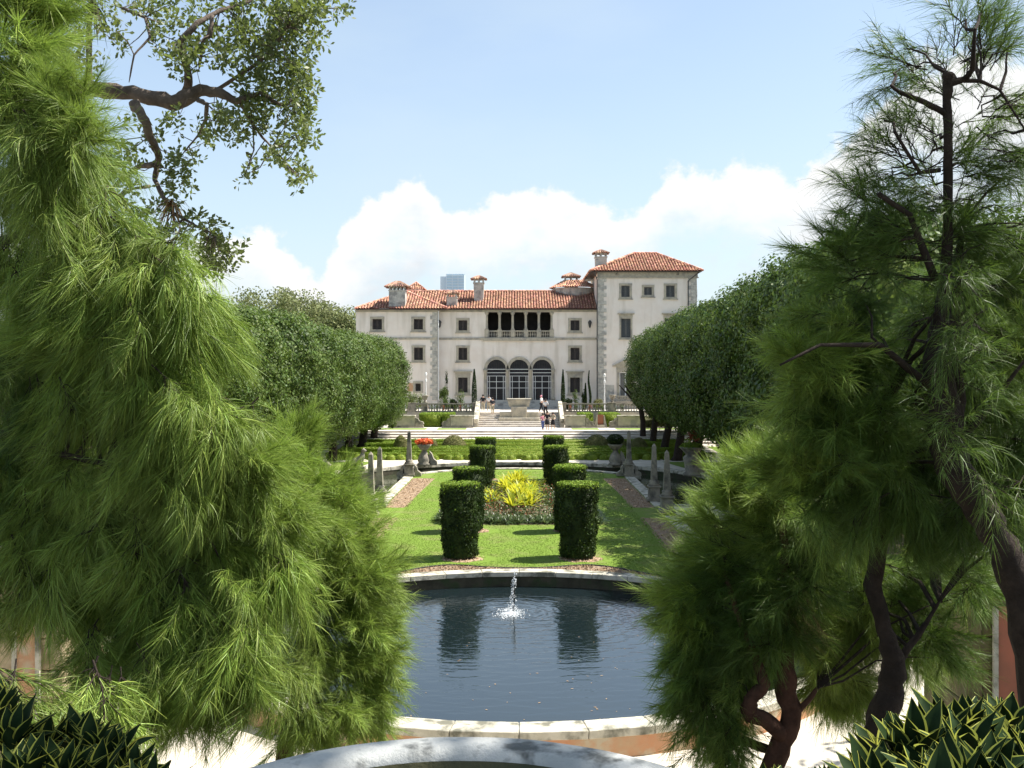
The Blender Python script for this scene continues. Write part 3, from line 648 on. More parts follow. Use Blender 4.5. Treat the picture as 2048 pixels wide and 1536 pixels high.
# small wing portico panel
m = MB(); m.box(hx(815, WD), hx(829, WD), WD-.03, WD+.02, hz_(783, WD), hz_(766, WD)); m.build('wall_panel', MT['orangewall'], villa)
# loggia and arches
LX0, LX1, LZ0, LZ1 = hx(973, CDp), hx(1104, CDp), hz_(676, CDp), hz_(624, CDp)
hc.append((LX0, LX1, LZ0, LZ1))
AR = [(hx(974, CDp), hx(1011.5, CDp)), (hx(1019.5, CDp), hx(1057, CDp)), (hx(1065.5, CDp), hx(1103, CDp))]
ZS, ZA, ZB = hz_(738, CDp), hz_(719.5, CDp), hz_(800, CDp)
for a in AR: hc.append((a[0], a[1], ZB, ZA+.02))
xwl = hx(712, WD); xcl = hx(874, WD)
wallbox(xwl, xcl, WD, 126, ZT, hz_(617.5, WD), hw, 'left_wing_wall', MT['stucco'])
wallbox(xcl+.003, hx(1196, CDp), CDp, 126, ZT, hz_(617.5, CDp), hc, 'main_wall', MT['stucco'])
xt0, xt1 = hx(1196.5, TD), hx(1393.5, TD)
wallbox(xt0, xt1, TD, 122, ZT, hz_(541, TD), ht, 'tower_wall', MT['stucco'])
# arch spandrels (solid plate above each round head), archivolts, glazing
for a, b in AR:
    c = (a+b)/2; r = (b-a)/2; N_ = 16; m = MB()
    for k in range(N_):
        t0, t1_ = math.pi*k/N_, math.pi*(k+1)/N_; p0 = (c+r*math.cos(t0), ZS+r*math.sin(t0)); p1 = (c+r*math.cos(t1_), ZS+r*math.sin(t1_))
        top = ZA+.03
        m.add([(p0[0], CDp-.003, min(p0[1], top)), (p0[0], CDp-.003, top), (p1[0], CDp-.003, top), (p1[0], CDp-.003, min(p1[1], top)), (p0[0], CDp+.4, min(p0[1], top)), (p1[0], CDp+.4, min(p1[1], top))], [(0,1,2,3),(0,3,5,4)])
    m.build('spandrel', MT['stucco'], villa)
    m = MB(); ro = r+.33; pin = [(c+r*math.cos(math.pi*k/N_), ZS+r*math.sin(math.pi*k/N_)) for k in range(N_+1)]; pou = [(c+ro*math.cos(math.pi*k/N_), ZS+ro*math.sin(math.pi*k/N_)) for k in range(N_+1)]
    for k in range(N_):
        q = [pin[k], pou[k], pou[k+1], pin[k+1]]; m.add([(x, CDp-.12, z) for x, z in q]+[(x, CDp+.0, z) for x, z in q], [(0,1,2,3),(0,4,7,3),(1,5,6,2)])
    m.build('archivolt', MT['limestone'], villa)
    gl = MB(); gl.box(a, b, CDp+.36, CDp+.38, ZB, ZA); g = gl.build('arched_door', MT['glass'], villa)
    m = MB(); w = .028; y0, y1 = CDp+.28, CDp+.34
    for fr in (0.03, .135, .5, .865, .97): x = a+(b-a)*fr; m.box(x-w, x+w, y0, y1, ZB, hz_(752, CDp))
    for py in (752, 763.5, 776): z = hz_(py, CDp); m.box(a, b, y0-.004, y1+.004, z-w, z+w)
    z = hz_(738.5, CDp); m.box(a, b, y0-.008, y1+.008, z-.035, z+.035); z = hz_(745.5, CDp); m.box(a, b, y0-.01, y1+.01, z-.035, z+.035)
    m.build('door_frame', MT['whitepaint'], g)
    m = MB()
    for k in range(1, 8):
        x = a+(b-a)*k/8; m.box(x-.012, x+.012, CDp+.345, CDp+.355, ZB, ZA-.3)
    for k in range(1, 14): z = ZB+(ZS-ZB)*k/14; m.box(a, b, CDp+.346, CDp+.354, z-.01, z+.01)
    m.build('lattice', MT['dark'], g)
for x in (AR[0][0]-.17, (AR[0][1]+AR[1][0])/2, (AR[1][1]+AR[2][0])/2, AR[2][1]+.17):
    m = MB(); m.lathe(x, CDp-.12, [(.24, ZB), (.24, ZB+.25), (.16, ZB+.32), (.15, ZS-.35), (.20, ZS-.3), (.25, ZS-.02)], 12); m.build('column', MT['limestone'], villa, smooth=True)
for k in range(3): m = MB(); m.box(AR[0][0]-.9, AR[2][1]+.9, CDp-1.5+.4*k, CDp-.02, 2.0+.3*k+(.004 if k else 0), 2.0+.3*(k+1)); m.build('door_step', MT['chimney'], villa)
# loggia interior, columns, balustrade
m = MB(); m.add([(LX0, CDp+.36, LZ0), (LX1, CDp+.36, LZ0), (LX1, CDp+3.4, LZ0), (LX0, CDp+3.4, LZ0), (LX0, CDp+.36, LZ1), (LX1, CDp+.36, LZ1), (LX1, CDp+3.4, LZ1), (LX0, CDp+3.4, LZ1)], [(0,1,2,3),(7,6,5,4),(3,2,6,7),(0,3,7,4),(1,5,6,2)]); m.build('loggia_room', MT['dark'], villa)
pitch = (LX1-LX0)/5
for k in range(6):
    x = LX0+pitch*k; x = min(max(x, LX0+.02), LX1-.02)
    m = MB(); zb = LZ0+.0; m.box(x-.24, x+.24, CDp-.09, CDp+.3, zb, zb+.95); m.build('pier', MT['limestone'], villa)
    m = MB(); m.lathe(x, CDp+.1, [(.2, zb+.951), (.2, zb+1.05), (.15, zb+1.12), (.135, LZ1-.35), (.17, LZ1-.3), (.25, LZ1-.12), (.27, LZ1-.001)], 12); m.build('column', MT['limestone'], villa, smooth=True)
for k in range(5):
    a, b = LX0+pitch*k+.24, LX0+pitch*(k+1)-.24
    m = MB(); m.box(a, b, CDp-.06, CDp+.2, LZ0+.72, LZ0+.84); m.box(a, b, CDp-.06, CDp+.2, LZ0, LZ0+.1)
    bl = m.build('balcony_rail', MT['limestone'], villa); m = MB()
    for i in range(5): m.lathe(a+(b-a)*(i+.5)/5, CDp+.06, [(.06, LZ0+.1), (.03, LZ0+.2), (.075, LZ0+.38), (.035, LZ0+.6), (.06, LZ0+.719)], 7)
    m.build('balusters', MT['limestone'], bl, smooth=True, kind='stuff')
# string courses, cornice
z = hz_(677.5, CDp); m = MB(); m.box(xcl+.01, LX0-.3, CDp-.10, CDp, z-.12, z+.12); m.box(LX1+.3, hx(1195, CDp), CDp-.10, CDp, z-.12, z+.12); m.box(LX0-.4, LX1+.4, CDp-.22, CDp-.001, LZ0-.32, LZ0-.003); m.build('string_course', MT['limestone'], villa)
m = MB(); m.box(xwl, xcl, WD-.10, WD, z-.12, z+.12); m.build('string_course', MT['limestone'], villa)
m = MB(); m.box(xcl+.31, hx(1195, CDp), CDp-.12, CDp, hz_(624, CDp), hz_(618.5, CDp)); m.build('cornice', MT['limestone'], villa)
m = MB(); m.box(xwl-.1, xcl+.1, WD-.12, WD, hz_(624, WD), hz_(618.5, WD)); m.build('cornice', MT['limestone'], villa)
m = MB(); m.box(xt0-.1, xt1+.1, TD-.10, TD, hz_(555, TD), hz_(541, TD)); m.box(xt0-.2, xt1+.2, TD-.16, TD-.101, hz_(556.5, TD), hz_(554, TD)); m.build('frieze', MT['limestone'], villa)
for px in (1233.5, 1355): m = MB(); m.lathe(hx(px, TD), TD-.12, [(.03, hz_(551, TD)), (.14, hz_(549.5, TD)), (.14, hz_(547.5, TD)), (.03, hz_(546, TD))], 8); m.build('boss', MT['stone'], villa)
# quoins
def quoins(xl, w0, w1, D, py0, py1, side):
    zc0, zc1 = hz_(py1, D), hz_(py0, D); n = int((zc1-zc0)/.42); h = (zc1-zc0)/n
    for i in range(n):
        w = w1 if i % 2 else w0; z = zc0+h*i; pr = random.uniform(.05, .10)
        a, b = (xl, xl+w) if side > 0 else (xl-w, xl)
        if side == 0: a, b = xl-w/2, xl+w/2
        m = MB(); m.box(a, b, D-pr, D+.02, z+.015, z+h-.015)
        if side > 0: m.box(a-pr, a, D-pr, D+w*.8, z+.015, z+h-.015)
        if side < 0: m.box(b, b+pr, D-pr, D+w*.8, z+.015, z+h-.015)
        m.build('quoin', MT['quoin'], villa)
quoins(xt0+.05, .55, .85, TD, 556, 800, 1); quoins(xt1-.05, .6, .9, TD, 556, 800, -1); quoins(xcl-.02, .5, .72, WD, 624, 800, -1)
# tower base rustication
m = MB(); m.box(xt0+.85, hx(1228, TD), TD-.04, TD, hz_(805, TD), hz_(770, TD)); m.build('plinth', MT['quoin'], villa)
# pipes & lanterns
def vpipe(px, D, py0, py1, mt, r=.05, top=None):
    pts = [(hx(px, D), D-.16, hz_(py1, D)), (hx(px, D), D-.16, hz_(py0, D))]
    if top: pts.append((hx(top[0], D), D-.5, hz_(top[1], D)))
    MB().tube(pts, r, 6).build('downpipe', MT[mt], villa)
vpipe(877, WD, 622, 800, 'whitepaint', .055); vpipe(1194, TD, 560, 800, 'pipe', .06, (1188, 545)); vpipe(1376, TD, 562, 800, 'pipe', .06, (1397, 545))
for px in (879.8, 1179.3):
    x = hx(px, CDp); z = hz_(648, CDp); m = MB(); m.lathe(x, CDp-.35, [(.04, z-.45), (.12, z-.3), (.2, z+.15), (.22, z+.2), (.05, z+.42)], 6); m.tube([(x, CDp, z+.4), (x, CDp-.35, z+.4)], .03, 5); m.build('wall_lantern', MT['pipe'], villa)
# ------------------------------------------------------------------ tiled roofs
def slope(poly3, name='roof_tiles', pitchw=.31, tl=.42, parent=villa, cap=True, rr=.115):
    """poly3: eave-left, eave-right, then the rest (convex), counter clockwise seen from outside"""
    p = [Vector(q) for q in poly3]; u = (p[1]-p[0]).normalized(); nrm = (p[1]-p[0]).cross(p[2]-p[0]).normalized(); v = nrm.cross(u).normalized()
    P2 = [((q-p[0]).dot(u), (q-p[0]).dot(v)) for q in p]; m = MB(); m.add([q-nrm*.02 for q in p], [tuple(range(len(p)))]); b = m.build('roof', MT['tileunder'], parent)
    umin, umax = min(a for a, _ in P2), max(a for a, _ in P2); Vv = []; Ff = []; c = 0; k = 0
    uu = umin+pitchw/2; K = 5
    while uu < umax:
        vs = []
        for i in range(len(P2)):
            (a0, b0), (a1, b1) = P2[i], P2[(i+1) % len(P2)]
            if (a0-uu)*(a1-uu) < 0: vs.append(b0+(b1-b0)*(uu-a0)/(a1-a0))
        if len(vs) >= 2:
            lo, hi = min(vs), max(vs); w = lo-.08; 
            while w < hi-.05:
                e = min(w+tl*1.06, hi+.03); r0, r1 = rr*1.1, rr*.86; l0 = .035+rng.uniform(0, .015); js = rng.uniform(-.012, .012)
                for (ww, r_, lift) in ((w, r0, l0), (e, r1, .0)):
                    for q in range(K):
                        a = math.pi*q/(K-1); Vv.append(p[0]+u*(uu+js+r_*math.cos(a))+v*ww+nrm*(lift+r_*math.sin(a)*.95))
                for q in range(K-1): Ff.append((c+q, c+q+1, c+K+q+1, c+K+q))
                c += 2*K; w += tl
        uu += pitchw
    npmesh(name, np.array([tuple(x) for x in Vv]), np.array(Ff), MT['tile'], b, kind='stuff')
    return b
def hipcap(a, b, parent=villa, r=.15):
    a, b = Vector(a), Vector(b); n = max(2, int((b-a).length/.42)); m = MB()
    for i in range(n): m.tube([a+(b-a)*(i/n)+Vector((0,0,.06)), a+(b-a)*((i+1.05)/n)+Vector((0,0,.03))], [r, r*.8], 7)
    m.build('ridge_tiles', MT['tile'], parent, kind='stuff')
# main
YE = CDp-.55; ZE = hz_(617, YE); YR = 117.5; ZR = hz_(583, YR); xr = hx(1197, CDp)
slope([(-9.5, YE, ZE), (xr, YE, ZE), (xr, YR, ZR), (-14.5, YR, ZR), (-14.5, YR-.5, ZR-.25)]); hipcap((-14.4, YR, ZR), (xr, YR, ZR))
m = MB(); m.add([(-14.5, YR, ZR-.03), (xr, YR, ZR-.03), (xr, YR+6, ZE-.1), (-14.5, YR+6, ZE-.1)], [(0,1,2,3)]); m.build('roof', MT['tileunder'], villa)
# left wing hip
YW = WD-.55; ZW = hz_(617, YW); A = Vector((hx(812, 116.3), 116.3, hz_(583.5, 116.3))); wl0 = (hx(710, YW), YW, ZW); wr0 = (hx(895, YW), YW, ZW)
slope([wl0, wr0, A]); slope([wr0, (wr0[0], 121, ZW), A+Vector((0, 1.5, 0)), A]); slope([(wl0[0], 121, ZW), wl0, A, A+Vector((0, 1.5, 0))])
hipcap(A, wl0); hipcap(A, wr0)
# tower hip
YT = TD-.65; ZTe = hz_(541, YT); Yb = 121.5; x0, x1 = hx(1181, YT), hx(1406, YT); ym = 115.5; ra, rb = (hx(1268, ym), ym, hz_(507, ym)), (hx(1312, ym), ym, hz_(507, ym))
slope([(x0, YT, ZTe), (x1, YT, ZTe), rb, ra]); slope([(x1, YT, ZTe), (x1, Yb, ZTe), rb]); slope([(x0, Yb, ZTe), (x0, YT, ZTe), ra])
m = MB(); m.add([ra, rb, (x1, Yb, ZTe), (x0, Yb, ZTe)], [(0,1,2,3)]); m.build('roof', MT['tileunder'], villa)
hipcap(ra, (x0, YT, ZTe)); hipcap(rb, (x1, YT, ZTe)); hipcap(ra, rb)
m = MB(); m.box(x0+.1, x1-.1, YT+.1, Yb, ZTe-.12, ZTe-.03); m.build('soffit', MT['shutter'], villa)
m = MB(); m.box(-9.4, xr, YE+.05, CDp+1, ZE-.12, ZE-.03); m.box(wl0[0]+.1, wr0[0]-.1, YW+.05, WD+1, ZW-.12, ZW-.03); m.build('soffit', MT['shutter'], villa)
# small turret roofs behind
def pyr(cx, cy, z0, z1, hw_, hd, parent=villa, pw=.22):
    c = [(cx-hw_, cy-hd, z0), (cx+hw_, cy-hd, z0), (cx+hw_, cy+hd, z0), (cx-hw_, cy+hd, z0)]; ap = (cx, cy, z1)
    for i in range(4): slope([c[i], c[(i+1) % 4], ap], pitchw=pw, tl=.3, parent=parent, rr=.085)
    for q in c: hipcap(ap, q, parent, .1)
D = 121.; cx = hx(832.5, D); pyr(cx, D, hz_(579, D), hz_(565, D), hx(850, D)-cx, 1.0)
m = MB(); m.box(cx-.85, cx+.85, D-.85, D+.85, 13.5, hz_(579, D)-.03); m.build('turret', MT['stucco'], villa)
D = 118.5; cx = hx(1148, D); c_ = []; zt0, zt1 = hz_(577, D), hz_(562, D); rr_ = hx(1196, D)-cx
N_ = 12; ring = [(cx+rr_*math.cos(2*math.pi*k/N_), D+rr_*math.sin(2*math.pi*k/N_), zt0) for k in range(N_)]; r2 = rr_*.42; ring2 = [(cx+r2*math.cos(2*math.pi*k/N_), D+r2*math.sin(2*math.pi*k/N_), zt1) for k in range(N_)]
for k in range(N_):
    if math.sin(2*math.pi*(k+.5)/N_) < .3: slope([ring[k], ring[(k+1) % N_], ring2[(k+1) % N_], ring2[k]], pitchw=.27, tl=.36, rr=.1)
m = MB(); m.lathe(cx, D, [(rr_*.88, 13), (rr_*.88, zt0-.05)], 24); m.build('turret', MT['chimney'], villa)
# lantern cupola
def chimney(px0, px1, pyb, pyt, pcap0, pcap1, D, nopen=3, flare=0.0, lab=None):
    x0, x1 = hx(px0, D), hx(px1, D); cx = (x0+x1)/2; w = (x1-x0)/2; dp = min(w, .8)
    zb, zt = hz_(pyb, D)-.8, hz_(pyt, D); capw = (hx(pcap1, D)-hx(pcap0, D))/2; hgt = max(.4, capw*.5)
    zc = zt-hgt; zo = zc-.42
    m = MB(); m.frus(cx, D, zb, zo-.1, w*(1-flare), dp*(1-flare), w, dp); m.box(cx-w-.06, cx+w+.06, D-dp-.06, D+dp+.06, zo-.099, zo); ch = m.build('chimney', MT['chimney'], villa)
    m = MB(); n = nopen+1
    for i in range(n):
        x = cx-w+.09+(2*w-.18)*i/(n-1)
        for y in (D-dp+.09, D+dp-.09): m.box(x-.085, x+.085, y-.085, y+.085, zo, zc)
    m.box(cx-w*.9, cx+w*.9, D-dp+.02, D+dp-.02, zc-.12, zc-.003); m.build('chimney_vent', MT['chimney'], ch)
    c = [(cx-capw, D-dp*1.3, zc), (cx+capw, D-dp*1.3, zc), (cx+capw, D+dp*1.3, zc), (cx-capw, D+dp*1.3, zc)]; rl = max(0, capw-dp*1.3)*.8
    a, b = Vector((cx-rl-.01, D, zt)), Vector((cx+rl+.01, D, zt)); cc = [Vector(q) for q in c]
    V = []; Fq = []; m = MB(); m.add([*cc, a, b], [(0,1,5,4),(1,2,5),(2,3,4,5),(3,0,4),(3,2,1,0)]); cp = m.build('chimney_cap', MT['tileunder'], ch)
    m = MB()
    for (p, q, r_, s_) in ((cc[0], cc[1], b, a), (cc[1], cc[2], b, b), (cc[2], cc[3], a, b), (cc[3], cc[0], a, a)):
        n = max(3, int((q-p).length/.24))
        for i in range(n):
            f = (i+.5)/n; e0 = p+(q-p)*f; e1 = s_+(r_-s_)*f
            m.tube([e0-(e1-e0)*.08, e0+(e1-e0)*.35+Vector((0, 0, .01))], [.095, .075], 6); m.tube([e0+(e1-e0)*.3, e0+(e1-e0)*.97], [.09, .05], 6)
    m.build('cap_tiles', MT['tileold'], cp, kind='stuff')
chimney(779.5, 812, 607, 562, 773, 819, 111.9, 4)
chimney(894, 914.5, 608, 580, 891, 917, 112.9, 1)
chimney(947.5, 968, 592, 551, 944, 973, 114.5, 2, .12)
chimney(1190, 1213, 531, 499, 1187, 1217, 111.8, 2, .12)
chimney(1129, 1155, 563, 545, 1126, 1160, 118.5, 2)
# tower balcony
tb = MB(); tb.box(hx(1222, TD), hx(1282, TD), TD-.9, TD-.1, hz_(803, TD), hz_(801, TD)); tb = tb.build('balcony', MT['limestone'], villa)
m = MB(); za, zb = hz_(800.9, TD), hz_(791, TD)
m.box(hx(1222, TD), hx(1282, TD), TD-.85, TD-.65, zb-.09, zb)
for i in range(12): m.lathe(hx(1224+5*i, TD), TD-.75, [(.06, za), (.03, za+.1), (.07, za+.2), (.04, zb-.15), (.06, zb-.091)], 7)
m.build('balcony_rail', MT['limestone'], tb)
# ------------------------------------------------------------------ far tower block
D = 1300.; x0, x1, x2 = hx(880, D), hx(893, D), hx(928, D); zt = hz_(548, D); ft = thing('office_tower', ((x0+x2)/2, D, 0), 'distant hazy blue glass office tower rising behind the roof ridge', 'tower')
m = MB(); m.box(x1, x2, D, D+30, 0, zt); m.build('glass_block', MT['towerglass'], ft)
m = MB(); m.box(x0, x1-.05, D+6, D+30, 0, hz_(552, D)); m.build('side_block', MT['towerconc'], ft)
m = MB()
for i in range(12): z = zt-2-i*3.6; m.box(x1-.2, x2+.2, D-.6, D-.05, z-.5, z+.3)
m.build('floor_bands', MT['towerconc'], ft, kind='stuff')
m = MB()
for f in (0, .33, .66, 1): x = x1+(x2-x1)*f; m.box(x-.5, x+.5, D-.9, D-.62, 0, zt)
m.build('mullions', MT['towerconc'], ft, kind='stuff')
# ================================================================== VEGETATION
def nzs(Pn, s, seed=0):
    return np.array([mnoise.noise(Vector((p[0]*s+seed, p[1]*s, p[2]*s))) for p in Pn])
def surf_pts(kind, n, a, b, c):
    """points & normals on the surface of a box / cylinder / dome, base at z=0"""
    if kind == 'box':
        A = np.array([2*b*c*2, 2*a*c*2, 4*a*b*1.2]); w = rng.choice(3, n, p=A/A.sum()); u, v = rng.uniform(-1, 1, n), rng.uniform(0, 1, n); s = rng.choice([-1, 1], n)
        Pp = np.zeros((n, 3)); Nn = np.zeros((n, 3))
        k = w == 0; Pp[k] = np.stack([s*a, u*b, v*c], 1)[k]; Nn[k] = np.stack([s, 0*s, 0*s], 1)[k]
        k = w == 1; Pp[k] = np.stack([u*a, s*b, v*c], 1)[k]; Nn[k] = np.stack([0*s, s, 0*s], 1)[k]
        k = w == 2; Pp[k] = np.stack([u*a, (2*v-1)*b, 0*u+c], 1)[k]; Nn[k] = [0, 0, 1]
        return Pp, Nn
    if kind == 'cyl':
        top = rng.uniform(0, 1, n) < (a*a)/(a*a+2*a*c)*1.3; t = rng.uniform(0, 2*np.pi, n); z = rng.uniform(0, c, n); r = np.where(top, np.sqrt(rng.uniform(0, 1, n)), 1)
        Pp = np.stack([a*r*np.cos(t), b*r*np.sin(t), np.where(top, c, z)], 1); Nn = np.stack([np.where(top, 0, np.cos(t)), np.where(top, 0, np.sin(t)), top*1.], 1); return Pp, Nn
    d = unit(rng.normal(size=(n, 3))); d[:, 2] = np.abs(d[:, 2]); return d*[a, b, c], unit(d/np.array([a, b, c]))
def core(kind, a, b, c, k=.93):
    if kind == 'box':
        V = np.array([(x*a*k, y*b*k, z) for z in (0, c*k) for x, y in ((-1,-1),(1,-1),(1,1),(-1,1))], float); return V, np.array([(3,2,1,0),(4,5,6,7),(0,1,5,4),(1,2,6,5),(2,3,7,6),(3,0,4,7)])
    n = 16; V = []; rings = [(1, 0), (1, .5), (1, .97), (.6, .985), (.02, .99)] if kind == 'cyl' else [(1, 0), (.95, .3), (.8, .6), (.55, .83), (.02, .99)]
    for r, z in rings:
        for i in range(n): V.append((a*k*r*math.cos(2*math.pi*i/n), b*k*r*math.sin(2*math.pi*i/n), c*k*z))
    return np.array(V), np.array([(i*n+j, i*n+(j+1) % n, (i+1)*n+(j+1) % n, (i+1)*n+j) for i in range(len(rings)-1) for j in range(n)])
def hedge_mesh(kind, n, a, b, c, ls, lump=.04, seed=0, fuzz=.5, taper=0.0):
    Pp, Nn = surf_pts(kind, n, a, b, c); d = nzs(Pp, 1.6/max(.3, min(a, c)), seed)*lump*2+rng.normal(0, lump*.5, n)-np.abs(rng.normal(0, ls*.5, n))
    Pp = Pp+Nn*d[:, None]; Pp[:, 2] = np.maximum(Pp[:, 2], .01)
    if taper: f = 1-taper*(1-Pp[:, 2:3]/c)**1.5; Pp[:, :2] *= f
    L = leaf_geo(Pp, unit(Nn+rng.normal(size=(n, 3))*fuzz), ls*rng.uniform(.7, 1.3, n), ls*.62, .15); Cv, Cf = core(kind, a, b, c)
    if taper: Cv = Cv.copy(); Cv[:, :2] *= 1-taper*(1-np.clip(Cv[:, 2:3]/c, 0, 1))**1.5
    return join_geo((Cv, Cf), L)
def hedge(name, label, cat, x, y, z, kind, n, a, b, c, ls, mt, group=None, taper=0.0, lump=.04, fuzz=.5):
    V, Fq = hedge_mesh(kind, n, a, b, c, ls, lump, x+y, fuzz, taper)
    o = npmesh(name, V, Fq, mt, label=label, cat=None) if False else npmesh(name, V, Fq, mt); o.location = (x, y, z); return tagp(o, label, cat, group)
# clipped column topiaries
lab = {0: 'nearest', 1: 'second', 2: 'third', 3: 'farthest'}
for i, y in enumerate((32.4, 37.9, 49.5, 56)):
    for s in (-1, 1):
        t = thing('topiary_column', (s*1.9, y, 0), lab[i]+' dark clipped drum shaped hedge column in the '+('left' if s < 0 else 'right')+' row on the lawn', 'topiary', 'clipped columns on the lawn')
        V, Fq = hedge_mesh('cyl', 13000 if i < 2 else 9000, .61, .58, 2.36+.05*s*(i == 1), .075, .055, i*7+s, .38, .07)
        zq = V[Fq[-1]].mean(1)[:, 2]; mi = np.concatenate([np.zeros(len(Fq[0]), int), (rng.uniform(0, 1, len(zq)) < np.clip((zq-2.16)/.2, .008, 1)).astype(int)])  # sunlit crown put into the colour: brighter leaf material towards the top
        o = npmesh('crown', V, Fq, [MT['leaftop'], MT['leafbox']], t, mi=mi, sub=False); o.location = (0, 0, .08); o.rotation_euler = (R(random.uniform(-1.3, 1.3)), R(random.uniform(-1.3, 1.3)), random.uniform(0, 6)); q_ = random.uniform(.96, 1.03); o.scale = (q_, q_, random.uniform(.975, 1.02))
        MB().tube([(s*1.9, y, 0), (s*1.9, y, .3)], .07, 6).build('trunk', MT['bark'], t)
# parterre low hedges
def hstrip(x0, x1, y, w, h, n, z=0.0, lb=''):
    return hedge('box_hedge', lb, 'hedge', (x0+x1)/2, y, z, 'box', n, abs(x1-x0)/2, w, h, .085, MT['leafbox'], 'low clipped hedges of the parterre', lump=.03, fuzz=.9)
rows = [(-13.4, 13.6, 69.6, .45, .42, 'front row'), (-9, 9, 71.2, .40, .46, 'second row'), (-13, 13.5, 73.2, .45, .5, 'third row'), (-8, 8, 75.6, .4, .45, 'fourth row'), (-12, 13, 78.4, .5, .5, 'fifth row'), (-13.5, 14, 81.8, .5, .55, 'back row')]
for x0, x1, y, w, h, nm in rows: hstrip(x0, x1, y, w, h, int((x1-x0)*520), lb='low bright green box hedge, '+nm+' of the parterre')
for s in (-1, 1):
    for j, (x, y, a, b) in enumerate(((12.6, 71.8, .5, 1.5), (5.6, 74.4, .4, 1.0), (10.4, 80.2, .5, 1.4), (3.2, 77.1, .4, 1.2))):
        hedge('box_hedge', ('front outer', 'inner front', 'back outer', 'inner back')[j]+' short cross hedge in the '+('left' if s < 0 else 'right')+' half of the parterre', 'hedge', s*x, y, 0, 'box', int(2600*b), a, b, .45, .085, MT['leafbox'], 'short cross hedges of the parterre', lump=.03, fuzz=.9)
    # small ripple of clumps in the front hedge
for i in range(34):
    x = -12.5+25*i/33+random.uniform(-.2, .2)
    hedge('edging_shrub', 'small bright green clump at the parterre front edge', 'shrub', x, 68.7+.12*math.sin(i*2.1), 0, 'dome', 420, .40, .36, .42, .08, MT['leafbox'], 'small clumps fronting the parterre')
for px, py, rpx, h, D, lb in ((908, 903, 26, 1.15, 77.5, 'olive dome shaped shrub left of the column topiaries'), (1194, 903, 27, 1.2, 77.5, 'olive dome shaped shrub right of the column topiaries'),
        (801, 905, 15, 1.25, 76, 'small cone shaped shrub at the left behind the obelisk'), (866, 905, 12, .9, 76, 'small dome shrub behind the orange urn'), (1277, 905, 21, 1.05, 76, 'dome shrub right of the shaded obelisk'), (1245, 905, 12, .8, 76.5, 'small dome shrub behind the dark round urn shrub')):
    hedge('dome_shrub', lb, 'shrub', hx(px, D), D, .0, 'dome', 5200, rpx/F*D, rpx/F*D, h, .07, MT['leafdome'], 'clipped dome shrubs of the parterre', lump=.02)
# box hedges below the terrace
for a, b, lb in ((837, 881, 'left'), (883.5, 906, 'narrow'), (1158, 1187, 'left of the niche'), (1203, 1242, 'right of the niche')):
    x0, x1 = hx(a, 95.8), hx(b, 95.8)
    hedge('tall_box_hedge', 'waist high dark box hedge below the terrace, '+({'left': 'left block of the left pair', 'narrow': 'right block of the left pair'}.get(lb, lb)), 'hedge', (x0+x1)/2, 97.9, .75, 'box', 9000, (x1-x0)/2-.02, 1.95, 1.28, .09, MT['leafbox'], 'box hedges below the terrace wall', lump=.04)
# ------------------------------------------------------------------ central planting bed
bedx = lambda a, q, e=.35: 3.4*q*math.copysign(abs(math.cos(a))**e, math.cos(a))
bedy = lambda a, q, e=.35: 46.5+7.1*q*math.copysign(abs(math.sin(a))**e, math.sin(a))
t = [(bedx(k*math.pi/24, 1), bedy(k*math.pi/24, 1)) for k in range(48)]
sheet('planting_bed', t, .006, 'soil')
def strap_plant(n, L, w, up, droop, seed, seg=3):
    rs = np.random.default_rng(seed); V = []; Fq = []
    for i in range(n):
        a = rs.uniform(0, 6.283); e = rs.uniform(*up); d = np.array([math.cos(a)*math.cos(e), math.sin(a)*math.cos(e), math.sin(e)]); l = L*rs.uniform(.7, 1.15); sd_ = np.array([-math.sin(a), math.cos(a), 0])
        b = len(V)
        for k in range(seg+1):
            t_ = k/seg; p = d*l*t_-np.array([0, 0, droop*l*t_*t_]); ww = w*(1-.9*t_**2)*.5; V += [p-sd_*ww, p+sd_*ww+np.array([0, 0, .25*ww])]
        for k in range(seg): Fq.append((b+2*k, b+2*k+1, b+2*k+3, b+2*k+2))
    return np.array(V), np.array(Fq)
bm_ = []
for i in range(3):
    V, Fq = strap_plant(26, 1.05, .10, (.35, 1.35), .35, i); me = npmesh('bromeliad', V, Fq, MT['brom'], None).data; bm_.append(me); bpy.data.objects.remove(bpy.data.objects['bromeliad'])
bi = 0
for i in range(400):
    x, y = random.uniform(-1.7, 1.4), random.uniform(41.2, 52)
    if ((x+.1)/1.5)**2+((y-46.6)/5.2)**2 > 1 or bi >= 34: continue
    h = .12+.5*math.exp(-((x)/1.0)**2)
    o = bpy.data.objects.new('bromeliad', bm_[bi % 3]); COL.objects.link(o); o.location = (x, y, h*.6); o.rotation_euler = (0, 0, random.uniform(0, 6)); s = random.uniform(.8, 1.2); o.scale = (s, s, s)
    tagp(o, 'spiky yellow green bromeliad in the middle of the central planting bed', 'plant', 'yellow bromeliads in the central bed'); bi += 1
